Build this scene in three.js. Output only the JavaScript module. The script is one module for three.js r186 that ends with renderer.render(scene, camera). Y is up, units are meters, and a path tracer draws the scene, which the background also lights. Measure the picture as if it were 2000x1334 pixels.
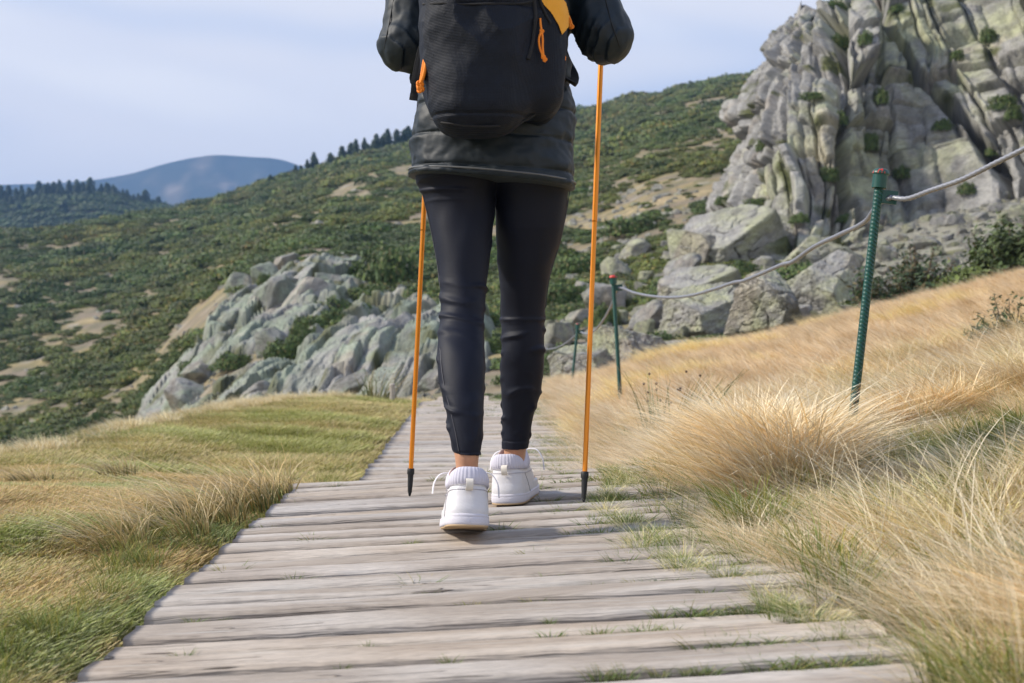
import * as THREE from 'three';
import { mergeGeometries, mergeVertices } from 'three/addons/utils/BufferGeometryUtils.js';
import { RoundedBoxGeometry } from 'three/addons/geometries/RoundedBoxGeometry.js';
import { ImprovedNoise } from 'three/addons/math/ImprovedNoise.js';

// ------------------------------------------------------------------ camera, sky, sun, exposure
const EYE = 0.467, F = 2400, VX = 946, VY = 625;           // eye height; focal length and vanishing point of the boardwalk in photo pixels
const scene = new THREE.Scene();
const camera = new THREE.PerspectiveCamera(2 * Math.atan(667 / F) * 180 / Math.PI, 2000 / 1334, 0.05, 9000);
camera.position.set(0, EYE, 0);
camera.setViewOffset(2000, 1334, 54, 42, 2000, 1334);
camera.focus = 2.95; camera.userData.fStop = 6.0;
const renderer = new THREE.WebGLRenderer({ antialias: true });
renderer.toneMapping = THREE.LinearToneMapping;
renderer.toneMappingExposure = 1.17;
renderer.shadowMap.enabled = true;
const SUN = new THREE.Vector3(-0.80, 0.60, -0.02).normalize();
const sun = new THREE.DirectionalLight(new THREE.Color(1.0, 0.915, 0.785), 4.8);
sun.position.copy(SUN).multiplyScalar(60); sun.castShadow = true; sun.shadow.radius = 8;
sun.shadow.mapSize.set(2048, 2048);
Object.assign(sun.shadow.camera, { left: -40, right: 40, top: 40, bottom: -40, near: 1, far: 160 });
scene.add(sun);

const PN = new ImprovedNoise();
const noise = (x, y = 0, z = 0) => PN.noise(x + 131.7, y + 57.3, z + 91.1);
function fbm(x, y, z = 0, o = 4) { let a = 0.5, s = 0; for (let i = 0; i < o; i++) { s += a * noise(x, y, z); x *= 2.03; y *= 2.03; z *= 2.03; a *= 0.5; } return s; }
const clamp = (x, a = 0, b = 1) => Math.min(b, Math.max(a, x));
const sstep = (a, b, x) => { const t = clamp((x - a) / (b - a)); return t * t * (3 - 2 * t); };
const lerp = (a, b, t) => a + (b - a) * t;
const mixc = (a, b, t) => [lerp(a[0], b[0], t), lerp(a[1], b[1], t), lerp(a[2], b[2], t)];
function rng(seed) { let s = seed | 0; return () => { s = (s + 0x6d2b79f5) | 0; let t = Math.imul(s ^ (s >>> 15), 1 | s); t = (t + Math.imul(t ^ (t >>> 7), 61 | t)) ^ t; return ((t ^ (t >>> 14)) >>> 0) / 4294967296; }; }
const V = (x, y, z) => new THREE.Vector3(x, y, z);
const W = (px, py, d) => V((px - VX) / F * d, EYE - (py - VY) / F * d, -d);   // where a photo pixel lies at a given distance, in metres

{ // thin high cloud over pale blue, computed for every direction alike
  const w = 1024, h = 512, a = new Float32Array(w * h * 4);
  for (let j = 0; j < h; j++) for (let i = 0; i < w; i++) {
    const az = (i + 0.5) / w * 2 * Math.PI - Math.PI, el = ((j + 0.5) / h - 0.5) * Math.PI, e = el * 180 / Math.PI;
    const cx = Math.cos(az), cz = Math.sin(az);
    let c = mixc([0.90, 0.875, 0.915], [0.79, 0.795, 0.865], sstep(1, 17, e));
    c = mixc(c, [0.20, 0.31, 0.58], sstep(14, 62, e));
    const dip = 0.9 * cx * 2 + 0.6 * noise(cx * 1.7, cz * 1.7);
    const st = 0.5 + 1.2 * fbm(cx * 2.2, cz * 2.2, e * 0.16 + cx, 4);
    const wob = 0.9 * fbm(cx * 2.4 + 3, cz * 2.4, 2, 3), band = Math.exp(-(((e - 9.5 - 5 * wob - 3 * cx) / 1.25) ** 2)) * sstep(-0.35, 0.25, noise(cx * 2.1 + 0.3, cz * 2.1, 7)) + 0.5 * Math.exp(-(((e - 13.2 + 6 * wob + 2 * cx) / 0.8) ** 2)) + 0.3 * Math.exp(-(((e - 4.5 - 5 * wob) / 0.5) ** 2));
    c = mixc(c, [0.50, 0.60, 0.82], clamp(0.9 * band));
    c = mixc(c, [0.56, 0.65, 0.85], 0.8 * clamp(st - 0.45) * sstep(3, 12, e));
    c = mixc(c, [0.96, 0.94, 0.95], 0.65 * sstep(0.55, 0.9, st) * sstep(-2, 6, e));
    const d = V(cx * Math.cos(el), Math.sin(el), cz * Math.cos(el)).dot(SUN);
    const g = 1 + 0.5 * Math.exp((d - 1) * 6) + 1.4 * Math.exp((d - 1) * 60);
    if (e < 0) c = [0.30, 0.29, 0.25];
    const k = (j * w + i) * 4, wm = 0.03 * (g - 1);
    a[k] = c[0] * g + wm; a[k + 1] = c[1] * g + wm * 0.7; a[k + 2] = c[2] * g; a[k + 3] = 1;
  }
  const t = new THREE.DataTexture(a, w, h, THREE.RGBAFormat, THREE.FloatType);
  t.mapping = THREE.EquirectangularReflectionMapping; t.magFilter = THREE.LinearFilter; t.minFilter = THREE.LinearFilter; t.wrapS = THREE.RepeatWrapping; t.needsUpdate = true;
  scene.background = t; scene.environment = t;
}
scene.fog = new THREE.FogExp2(new THREE.Color(0.30, 0.55, 1.0), 0.00030);

// ------------------------------------------------------------------ small helpers
const used = {};
function numbered(n) { const k = used[n] = (used[n] ?? -1) + 1; return k ? n + '_' + String(k).padStart(3, '0') : n; }
function shade(o) { o.castShadow = true; o.receiveShadow = true; return o; }
function tag(o, label, category, group, kind) { o.userData.label = label; if (category) o.userData.category = category; if (group) o.userData.group = group; if (kind) o.userData.kind = kind; return o; }
function mesh(name, geo, mat, parent) { const m = shade(new THREE.Mesh(geo, mat)); m.name = parent ? name : numbered(name); (parent ?? scene).add(m); return m; }
function thing(name, label, category, pos, group) { const g = new THREE.Group(); g.name = numbered(name); if (pos) g.position.copy(pos); scene.add(g); return tag(g, label, category, group); }
function struct(name, geo, mat) { const m = mesh(name, geo, mat); m.userData.kind = 'structure'; return m; }
function geom(pos, idx, col, uv, nor) {
  const g = new THREE.BufferGeometry();
  g.setAttribute('position', new THREE.BufferAttribute(pos instanceof Float32Array ? pos : new Float32Array(pos), 3));
  if (col) g.setAttribute('color', new THREE.BufferAttribute(col instanceof Float32Array ? col : new Float32Array(col), 3));
  if (uv) g.setAttribute('uv', new THREE.BufferAttribute(uv instanceof Float32Array ? uv : new Float32Array(uv), 2));
  if (idx) g.setIndex(new THREE.BufferAttribute(idx instanceof Uint32Array ? idx : new Uint32Array(idx), 1));
  if (nor) g.setAttribute('normal', new THREE.BufferAttribute(new Float32Array(nor), 3)); else g.computeVertexNormals();
  return g;
}
function gridGeo(nu, nv, f, closeU = false) {   // f(i, j) -> {p:[x,y,z], c:[r,g,b], uv:[u,v]}
  const pos = [], col = [], uv = [], idx = []; let hasC = false;
  for (let j = 0; j < nv; j++) for (let i = 0; i < nu; i++) {
    const r = f(i / (closeU ? nu : nu - 1), j / (nv - 1), i, j);
    pos.push(...r.p); uv.push(...(r.uv ?? [i / nu, j / nv])); if (r.c) { hasC = true; col.push(...r.c); }
  }
  const m = closeU ? nu : nu - 1;
  for (let j = 0; j < nv - 1; j++) for (let i = 0; i < m; i++) {
    const a = j * nu + i, b = j * nu + (i + 1) % nu, c = a + nu, d = b + nu;
    idx.push(a, b, d, a, d, c);
  }
  return geom(pos, idx, hasC ? col : null, uv);
}
// a tube along a curve whose radius may vary: rad(t, angle, arc length)
function tube(pts, rad, seg = 40, rs = 8, colf, cap = true) {
  const curve = pts.getPoint ? pts : new THREE.CatmullRomCurve3(pts, false, 'centripetal');
  const L = curve.getLength(), fr = curve.computeFrenetFrames(seg, false), P = curve.getSpacedPoints(seg);
  const f = typeof rad === 'function' ? rad : () => rad;
  const pos = [], col = [], uv = [], idx = [];
  for (let j = 0; j <= seg; j++) for (let i = 0; i <= rs; i++) {
    const a = i / rs * 2 * Math.PI, t = j / seg, r = f(t, a, t * L);
    const n = fr.normals[j], b = fr.binormals[j], c = Math.cos(a) * r, s = Math.sin(a) * r;
    pos.push(P[j].x + n.x * c + b.x * s, P[j].y + n.y * c + b.y * s, P[j].z + n.z * c + b.z * s);
    uv.push(i / rs * 0.05, t * L); if (colf) col.push(...colf(t, a, t * L));
  }
  for (let j = 0; j < seg; j++) for (let i = 0; i < rs; i++) { const a = j * (rs + 1) + i, b = a + rs + 1; idx.push(a, b, a + 1, b, b + 1, a + 1); }
  if (cap) for (const j of [0, seg]) {
    const c = pos.length / 3; pos.push(P[j].x, P[j].y, P[j].z); uv.push(0, 0); if (colf) col.push(...colf(j / seg, 0, 0));
    for (let i = 0; i < rs; i++) { const a = j * (rs + 1) + i; j ? idx.push(a, c, a + 1) : idx.push(a, a + 1, c); }
  }
  return geom(pos, idx, colf ? col : null, uv);
}
// surface of a distance field, meshed on a grid (one vertex per crossed cell, normals from the field's slope)
function netMesh(f, lo, hi, cell, colf) {
  const n = [0, 1, 2].map((k) => Math.ceil((hi[k] - lo[k]) / cell) + 1), [nx, ny, nz] = n;
  const v = new Float32Array(nx * ny * nz);
  let q = 0;
  for (let k = 0; k < nz; k++) for (let j = 0; j < ny; j++) for (let i = 0; i < nx; i++) v[q++] = f(lo[0] + i * cell, lo[1] + j * cell, lo[2] + k * cell);
  const at = new Int32Array(nx * ny * nz).fill(-1), pos = [], idx = [], nor = [], col = [], uv = [];
  const sx = 1, sy = nx, sz = nx * ny, E = [[0, 0, 0, 1, 0, 0], [0, 1, 0, 1, 1, 0], [0, 0, 1, 1, 0, 1], [0, 1, 1, 1, 1, 1], [0, 0, 0, 0, 1, 0], [1, 0, 0, 1, 1, 0], [0, 0, 1, 0, 1, 1], [1, 0, 1, 1, 1, 1], [0, 0, 0, 0, 0, 1], [1, 0, 0, 1, 0, 1], [0, 1, 0, 0, 1, 1], [1, 1, 0, 1, 1, 1]];
  for (let k = 0; k < nz - 1; k++) for (let j = 0; j < ny - 1; j++) for (let i = 0; i < nx - 1; i++) {
    const b = i + j * sy + k * sz; let neg = 0;
    for (let c = 0; c < 8; c++) neg += v[b + (c & 1) + (c >> 1 & 1) * sy + (c >> 2) * sz] < 0;
    if (neg === 0 || neg === 8) continue;
    let X = 0, Y = 0, Z = 0, m = 0;
    for (const e of E) {
      const p = v[b + e[0] + e[1] * sy + e[2] * sz], r = v[b + e[3] + e[4] * sy + e[5] * sz];
      if ((p < 0) === (r < 0)) continue;
      const t = p / (p - r); X += e[0] + t * (e[3] - e[0]); Y += e[1] + t * (e[4] - e[1]); Z += e[2] + t * (e[5] - e[2]); m++;
    }
    at[b] = pos.length / 3;
    const x = lo[0] + (i + X / m) * cell, y = lo[1] + (j + Y / m) * cell, z = lo[2] + (k + Z / m) * cell, h = cell * 0.5;
    pos.push(x, y, z);
    let gx = f(x + h, y, z) - f(x - h, y, z), gy = f(x, y + h, z) - f(x, y - h, z), gz = f(x, y, z + h) - f(x, y, z - h); const gl = Math.hypot(gx, gy, gz) || 1;
    nor.push(gx / gl, gy / gl, gz / gl); uv.push(x + z * 0.7, y); if (colf) col.push(...colf(x, y, z, [gx / gl, gy / gl, gz / gl]));
  }
  const quad = (a, b, c, d, flip) => { if (a < 0 || b < 0 || c < 0 || d < 0) return; flip ? idx.push(a, c, b, a, d, c) : idx.push(a, b, c, a, c, d); };
  for (let k = 1; k < nz - 1; k++) for (let j = 1; j < ny - 1; j++) for (let i = 1; i < nx - 1; i++) {
    const b = i + j * sy + k * sz, s = v[b] < 0;
    if (s !== v[b + sx] < 0) quad(at[b], at[b - sy], at[b - sy - sz], at[b - sz], s);
    if (s !== v[b + sy] < 0) quad(at[b], at[b - sz], at[b - sx - sz], at[b - sx], s);
    if (s !== v[b + sz] < 0) quad(at[b], at[b - sx], at[b - sx - sy], at[b - sy], s);
  }
  for (let i = 0; i < idx.length; i += 3) { const t = idx[i + 1]; idx[i + 1] = idx[i + 2]; idx[i + 2] = t; }
  return geom(pos, idx, colf ? col : null, uv, nor);
}
const smin = (a, b, k) => { const h = Math.max(k - Math.abs(a - b), 0) / k; return Math.min(a, b) - h * h * k * 0.25; };
function capsule(x, y, z, a, b, ra, rb) { // tapered capsule distance
  const bx = b.x - a.x, by = b.y - a.y, bz = b.z - a.z, px = x - a.x, py = y - a.y, pz = z - a.z;
  const t = clamp((px * bx + py * by + pz * bz) / (bx * bx + by * by + bz * bz));
  return Math.hypot(px - bx * t, py - by * t, pz - bz * t) - lerp(ra, rb, t);
}
function table(rows) { // smooth lookup by the first column, each further column interpolated (Catmull-Rom)
  return (x) => {
    let i = 0; while (i < rows.length - 2 && x > rows[i + 1][0]) i++;
    const a = rows[Math.max(0, i - 1)], b = rows[i], c = rows[i + 1], d = rows[Math.min(rows.length - 1, i + 2)], t = clamp((x - b[0]) / (c[0] - b[0]));
    return b.slice(1).map((_, k) => { const p0 = a[k + 1], p1 = b[k + 1], p2 = c[k + 1], p3 = d[k + 1]; return p1 + 0.5 * t * (p2 - p0 + t * (2 * p0 - 5 * p1 + 4 * p2 - p3 + t * (3 * (p1 - p2) + p3 - p0))); });
  };
}
function inPoly(x, y, P) { let c = false; for (let i = 0, j = P.length - 1; i < P.length; j = i++) { const [xi, yi] = P[i], [xj, yj] = P[j]; if ((yi > y) !== (yj > y) && x < (xj - xi) * (y - yi) / (yj - yi) + xi) c = !c; } return c; }
const hash2 = (i, j, s = 0) => { let h = Math.imul(i, 374761393) ^ Math.imul(j, 668265263) ^ Math.imul(s + 11, 2147483647); h = Math.imul(h ^ (h >>> 13), 1274126177); return ((h ^ (h >>> 16)) >>> 0) / 4294967296; };
function cells(x, y, s = 0) { // nearest cell: [i, j, dx, dy, gap to the second nearest]
  const ix = Math.floor(x), iy = Math.floor(y); let d1 = 9, d2 = 9, b = null;
  for (let j = -1; j < 2; j++) for (let i = -1; i < 2; i++) {
    const a = ix + i, c = iy + j, px = a + 0.12 + 0.76 * hash2(a, c, s), py = c + 0.12 + 0.76 * hash2(a, c, s + 1), d = Math.hypot(x - px, y - py);
    if (d < d1) { d2 = d1; d1 = d; b = [a, c, x - px, y - py]; } else if (d < d2) d2 = d;
  }
  b.push(d2 - d1); return b;
}
function facets(x, y, s, A = 0.7, T = 0.9, q = 0.75) { // highest of the tilted planes that grow from scattered points: faces that meet in creases
  const ix = Math.floor(x), iy = Math.floor(y); let h1 = -9, h2 = -9, bi = 0, bj = 0;
  for (let j = -1; j < 2; j++) for (let i = -1; i < 2; i++) {
    const a = ix + i, c = iy + j, dx = x - a - 0.1 - 0.8 * hash2(a, c, s), dy = y - c - 0.1 - 0.8 * hash2(a, c, s + 1);
    const al = 0.5 * (hash2(a, c, s + 5) - 0.5), ex = Math.abs(dx + al * dy), ey = Math.abs(dy - al * dx), e = Math.max(0, Math.max(ex, ey) * 0.8 + 0.2 * (ex + ey) - 0.36);
    const h = A * (hash2(a, c, s + 2) - 0.5) + T * ((hash2(a, c, s + 3) - 0.5) * dx + (hash2(a, c, s + 4) - 0.5) * dy) - q * 4 * e * e;
    if (h > h1) { h2 = h1; h1 = h; bi = a; bj = c; } else if (h > h2) h2 = h;
  }
  return [h1, h1 - h2, hash2(bi, bj, s + 6)];
}
function blocks(x, y, s, tall = 2) { // a wall of upright joint blocks: [offset -.5..-.5, tilt x, tilt y, place in the block, distance to its edge, random]
  const X = x + 0.33 * Math.sin(x * 1.7 + s) + 0.22 * Math.sin(x * 3.9 + s * 2.1), i = Math.floor(X), fx = X - i, c = hash2(i, 7, s);
  const Y = y * (0.7 + 0.6 * hash2(i, 9, s)) / tall + 5 * c + 0.3 * Math.sin(y * 1.3 + i), j = Math.floor(Y), fy = Y - j;
  const split = hash2(i, j, s + 3) < 0.35, half = split && fx > 0.5 ? 1 : 0, q = j * 2 + half, e = Math.min(split ? Math.min(fx, 1 - fx, Math.abs(fx - 0.5)) : Math.min(fx, 1 - fx), Math.min(fy, 1 - fy) * tall);
  return [hash2(i, q, s + 4) - 0.5, hash2(i, q, s + 5) - 0.5, hash2(i, q, s + 6) - 0.5, fx - 0.5, fy - 0.5, e, hash2(i, q, s + 8)];
}
const blockH = (b, T, bev, dep) => b[0] + T * (b[1] * b[3] * 2 + b[2] * b[4] * 2) - dep * (1 - sstep(0, bev, b[5]));
const std = (o) => new THREE.MeshStandardMaterial(o);
const lin = (r, g, b) => new THREE.Color().setRGB(r, g, b);
function texture(w, h, f, srgb, rep) { // f(u, v) -> [r, g, b] 0..1 or grey
  const a = new Uint8Array(w * h * 4);
  for (let j = 0; j < h; j++) for (let i = 0; i < w; i++) { const c = f(i / w, j / h, i, j), k = (j * w + i) * 4, n = Array.isArray(c) ? c : [c, c, c]; for (let q = 0; q < 3; q++) a[k + q] = clamp(n[q]) * 255; a[k + 3] = 255; }
  const t = new THREE.DataTexture(a, w, h, THREE.RGBAFormat); t.wrapS = t.wrapT = THREE.RepeatWrapping; t.magFilter = THREE.LinearFilter; t.minFilter = THREE.LinearMipmapLinearFilter; if (srgb) t.colorSpace = THREE.SRGBColorSpace; if (rep) t.repeat.set(...rep); t.needsUpdate = true; return t;
}
// noise that repeats every unit in both directions
function tnoise(u, v, fu, fv, s = 0) { const a = 2 * Math.PI; const R = fu / a, Q = fv / a; return noise(Math.cos(u * a) * R + s, Math.sin(u * a) * R + Math.cos(v * a) * Q, Math.sin(v * a) * Q + s); }

// ------------------------------------------------------------------ terrain: heights given along rays of the valley
const SLOPE = 0.055;                                    // the boardwalk leans up to the right
const PROFILE = [
  [-900, [4.5, 960], [6, 930], [9, 1080], [25, 1050], [60, 900], [200, 600], [300, 660], [460, 760]],
  [-400, [4.5, 960], [5.6, 912], [8, 1010], [12, 1080], [25, 1050], [55, 900], [100, 720], [150, 590], [200, 500], [300, 560], [460, 700]],
  [0, [4.5, 959], [6.3, 884], [8, 940], [12, 1010], [25, 990], [55, 875], [100, 690], [150, 560], [210, 468], [300, 520], [460, 640]],
  [250, [4.5, 960], [8.6, 833], [11, 880], [16, 950], [25, 930], [45, 840], [100, 640], [160, 520], [240, 425], [340, 480], [460, 600]],
  [430, [4.5, 965], [10.3, 797], [13, 850], [18, 870], [24, 830], [40, 670], [70, 570], [150, 470], [280, 392], [380, 450], [460, 540]],
  [600, [4.5, 970], [11.3, 779], [14, 815], [20, 815], [26, 760], [34, 660], [50, 535], [90, 455], [180, 400], [300, 343], [420, 420], [470, 480]],
  [760, [4.5, 985], [11.3, 786], [14, 803], [20, 775], [26, 700], [40, 605], [60, 515], [120, 410], [310, 300], [420, 380], [470, 440]],
  [946, [4.5, 995], [10.5, 786], [13, 790], [17, 745], [26, 665], [40, 575], [70, 465], [150, 355], [320, 262], [430, 340], [470, 400]],
  [1125, [4.5, 985], [7, 850], [10.5, 765], [13, 750], [17, 712], [26, 640], [40, 550], [70, 440], [150, 330], [330, 226], [440, 300]],
  [1300, [4.5, 930], [7, 785], [10, 710], [13, 706], [17, 670], [26, 600], [40, 500], [80, 350], [330, 187], [440, 260]],
  [1420, [4.5, 900], [7, 765], [10.5, 685], [13, 690], [17, 655], [26, 590], [40, 490], [90, 310], [330, 160], [440, 240]],
  [1500, [4.5, 880], [7, 750], [11, 667], [13, 672], [17, 645], [24, 592], [36, 505], [46, 465], [100, 280], [330, 140], [440, 210]],
  [1750, [4.5, 815], [7, 694], [11, 606], [13, 612], [17, 595], [25, 525], [40, 432], [50, 400], [100, 250], [330, 100], [440, 170]],
  [2000, [4.5, 740], [7, 625], [10.5, 550], [13, 553], [17, 535], [25, 465], [40, 372], [60, 320], [330, 80], [440, 150]],
  [2400, [4.5, 620], [7, 530], [10.5, 470], [20, 425], [40, 330], [330, 50], [440, 120]],
  [3200, [4.5, 500], [7, 430], [10.5, 380], [20, 350], [40, 270], [330, 40], [440, 120]],
].map(([px, ...r]) => { r.push([900, 790], [4000, 720]); const ys = r.map(([d, py]) => [Math.log(d), py]); const m = ys.map((_, i) => { if (!i || i === ys.length - 1) return 0; const a = (ys[i][1] - ys[i - 1][1]) / (ys[i][0] - ys[i - 1][0]), b = (ys[i + 1][1] - ys[i][1]) / (ys[i + 1][0] - ys[i][0]); return a * b <= 0 ? 0 : 2 * a * b / (a + b); }); return { px, ys, m }; });
function profileY(p, ld) {
  const y = p.ys; if (ld <= y[0][0]) return y[0][1];
  let i = 0; while (i < y.length - 2 && ld > y[i + 1][0]) i++;
  const h = y[i + 1][0] - y[i][0], t = clamp((ld - y[i][0]) / h), t2 = t * t, t3 = t2 * t;
  return (2 * t3 - 3 * t2 + 1) * y[i][1] + (t3 - 2 * t2 + t) * h * p.m[i] + (-2 * t3 + 3 * t2) * y[i + 1][1] + (t3 - t2) * h * p.m[i + 1];
}
function farY(px, d) {
  const ld = Math.log(d); px = clamp(px, -899, 3199);
  let i = 0; while (i < PROFILE.length - 2 && px > PROFILE[i + 1].px) i++;
  const g = (k) => profileY(PROFILE[clamp(k, 0, PROFILE.length - 1)], ld), a = PROFILE[i].px, b = PROFILE[i + 1].px, t = (px - a) / (b - a), out = (q) => EYE - (q - VY) / F * d;
  const y1 = g(i), y2 = g(i + 1), y0 = g(i - 1), y3 = g(i + 2);
  const m1 = clamp((y2 - y0) / 2, -Math.abs(y2 - y1) * 1.2, Math.abs(y2 - y1) * 1.2), m2 = clamp((y3 - y1) / 2, -Math.abs(y2 - y1) * 1.2, Math.abs(y2 - y1) * 1.2), t2 = t * t, t3 = t2 * t;
  return out((2 * t3 - 3 * t2 + 1) * y1 + (t3 - 2 * t2 + t) * m1 + (-2 * t3 + 3 * t2) * y2 + (t3 - t2) * m2);
}
function nearY(x, d) {
  const drop = 0.18 * sstep(3.2, 5.5, d);
  if (x < -0.56) { const q = -0.56 - x; return -0.055 - drop + 0.012 * Math.min(q, 4) + 0.03 * sstep(0.05, 0.9, q); }
  if (x > 0.58) { const q = x - 0.58; return 0.0 - drop * (1 - sstep(0, 1.2, q)) + 0.2 * Math.min(q, 5); }
  return -0.10 - drop;
}
function groundY(x, z) {
  const d = -z; let y;
  if (d < 3.4) y = nearY(x, d);
  else { const px = VX + x / d * F; y = farY(px, Math.max(d, 4.5)); if (d < 5.2) y = lerp(nearY(x, d), y, sstep(3.4, 5.2, d)); }
  const bw = 1 - sstep(0.5, 0.75, Math.abs(x));         // a bed for the boardwalk
  if (d < 12.8) y = lerp(y, d < 3.75 ? -0.13 : -0.36, bw * (1 - sstep(12, 12.8, d)));
  const out = 1 - bw * (d < 13 ? 1 : 0);
  y += out * (0.05 * fbm(x * 1.3, z * 1.3, 2, 3) + (d > 11 ? 0.004 * Math.min(d, 150) * fbm(x * 9 / d + 3, z * 9 / d, 5, 4) * 2 : 0));
  if (x < -0.6 && d > 3 && d < 12) y += 0.06 * Math.max(0, fbm(x * 0.9, z * 0.9, 7, 2)) * sstep(-0.7, -1.4, x);
  return y;
}
function groundHit(px, py, dmin = 12, dmax = 440) { // first distance at which the ground seen along that ray reaches that height
  const tx = (px - VX) / F, ty = (VY - py) / F; let last = null;
  for (let d = dmin; d < dmax; d *= 1.012) { const s = groundY(tx * d, -d) - (EYE + ty * d); if (s >= 0) return d; last = s; }
  return null;
}
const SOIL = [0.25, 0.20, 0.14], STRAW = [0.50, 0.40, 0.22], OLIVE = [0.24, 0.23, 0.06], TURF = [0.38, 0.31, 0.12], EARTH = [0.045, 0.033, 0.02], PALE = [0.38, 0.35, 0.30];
function groundCol(x, z) {
  const d = -z, px = VX + x / Math.max(d, 0.5) * F, n = fbm(x * 0.8, z * 0.8, 1, 4), n2 = fbm(x * 5, z * 5, 4, 3);
  let c;
  if (d < 13) {
    c = x < 0 ? mixc(TURF, OLIVE, sstep(-0.15, 0.35, n + 0.5 * n2)) : mixc(STRAW, OLIVE, sstep(0.15, 0.5, n + 0.4 * n2) * 0.6);
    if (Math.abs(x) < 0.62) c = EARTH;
    c = mixc(c, SOIL, sstep(10, 13, d) * 0.5);
  } else {
    const m = fbm(x * 0.25, z * 0.25, 8, 4);
    c = mixc(SOIL, [0.33, 0.26, 0.12], sstep(-0.1, 0.25, m));
    c = mixc(c, [0.44, 0.34, 0.19], sstep(0.22, 0.36, fbm(x * 0.06 + 3, z * 0.09, 2, 3)));
    c = mixc(c, PALE, sstep(0.2, 0.34, fbm(x * 0.3 + 9, z * 0.3, 1, 4)) * 0.8);
    c = mixc(c, [0.12, 0.13, 0.05], 0.55 * sstep(-0.1, 0.2, fbm(x * 0.9, z * 0.9, 5, 3)));
  }
  const scree = sstep(1380, 1560, px) * sstep(16, 22, d) * (1 - sstep(55, 80, d)); c = mixc(c, mixc([0.31, 0.305, 0.25], [0.13, 0.14, 0.06], sstep(0.0, 0.3, fbm(x * 0.5, z * 0.5, 12, 3))), 0.75 * scree);
  const k = 1 + 0.5 * n2; return [c[0] * k, c[1] * k, c[2] * k];
}
const grainBump = texture(512, 512, (u, v) => 0.5 + 0.5 * (tnoise(u, v, 24, 24) * 0.6 + tnoise(u, v, 70, 70, 3) * 0.5 + tnoise(u, v, 160, 160, 5) * 0.3));
const grainCol = texture(512, 512, (u, v) => { const k = 0.86 + 0.28 * tnoise(u, v, 60, 60, 2) + 0.2 * tnoise(u, v, 150, 150, 7); return [k, k, k * 0.99]; });
const groundMat = std({ vertexColors: true, roughness: 0.97, map: grainCol, bumpMap: grainBump, bumpScale: 0.03 }); groundMat.name = 'dry_ground';
{
  const rows = [-30, -12, -6, -3, -1.5, -0.6]; for (let d = 0.2; d < 4300; d *= d < 14 ? 1.0165 : d < 480 ? 1.0145 : 1.12) rows.push(d);
  const nu = 460, uw = (u) => { const s = 2 * u - 1; return (0.52 * s + 0.9 * s * s * s * s * s); };
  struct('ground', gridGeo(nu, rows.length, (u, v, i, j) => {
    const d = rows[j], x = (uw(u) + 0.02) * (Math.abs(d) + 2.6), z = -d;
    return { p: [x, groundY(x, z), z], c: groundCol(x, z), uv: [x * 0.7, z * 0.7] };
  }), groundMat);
}

// ------------------------------------------------------------------ far hills
{
  const crest = table([[-2600, 660], [-1900, 520], [-1300, 420], [-700, 378], [-200, 366], [0, 361], [90, 358], [180, 352], [260, 338], [330, 318], [400, 305], [430, 303], [480, 306], [540, 310], [580, 322], [640, 345], [720, 372], [850, 405], [1100, 430], [1600, 470], [2400, 520], [3200, 600], [3800, 660]]);
  const D = 2500;
  struct('mountain', gridGeo(420, 70, (u, v) => {
    const px = lerp(-2600, 3800, u), top = EYE - (crest(px)[0] - VY) / F * D, d = D - 900 * (1 - v) ** 1.2 * 1.0;
    const rid = fbm(px * 0.012 + v * 1.5, v * 3.2, 3, 5), y = lerp(-70, top, Math.pow(v, 0.85)) + (1 - v) * v * 260 * rid;
    const x = (px - VX) / F * d + 60 * rid * (1 - v), m = fbm(px * 0.02 + 9, v * 5, 1, 5);
    return { p: [x, y, -d + 100 * rid * (1 - v)], c: mixc(mixc([0.02, 0.03, 0.022], [0.13, 0.105, 0.075], sstep(0.0, 0.4, m)), [0.2, 0.16, 0.12], sstep(0.25, 0.4, m)) };
  }), std({ vertexColors: true, roughness: 1 }));
}
const ridge = table([[-1100, 660], [-800, 520], [-500, 445], [-200, 420], [0, 404], [80, 396], [160, 389], [220, 393], [270, 405], [330, 418], [400, 432], [520, 470], [700, 540]]);
const ridgeY = (px, v) => { const D = 620, top = EYE - (ridge(px)[0] - VY) / F * D; return lerp(-30, top, Math.sin(v * Math.PI / 2)) + 5 * fbm(px * 0.012, v * 4, 6, 4); };
const ridgeD = (v) => 620 - 200 * (1 - v);
const ridgePoint = (px, v) => { const d = ridgeD(v); return V((px - VX) / F * d, ridgeY(px, v), -d); };
struct('hill', gridGeo(240, 60, (u, v) => {
  const px = lerp(-1100, 700, u), vv = v * 1.25, p = ridgePoint(px, Math.min(vv, 1)); if (vv > 1) { p.z -= (vv - 1) * 400; p.y -= (vv - 1) * 120; }
  const m = fbm(px * 0.02, vv * 6, 2, 4);
  return { p: [p.x, p.y, p.z], c: mixc([0.07, 0.085, 0.035], [0.30, 0.24, 0.18], sstep(0.02, 0.25, m)) };
}), std({ vertexColors: true, roughness: 1 }));

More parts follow.
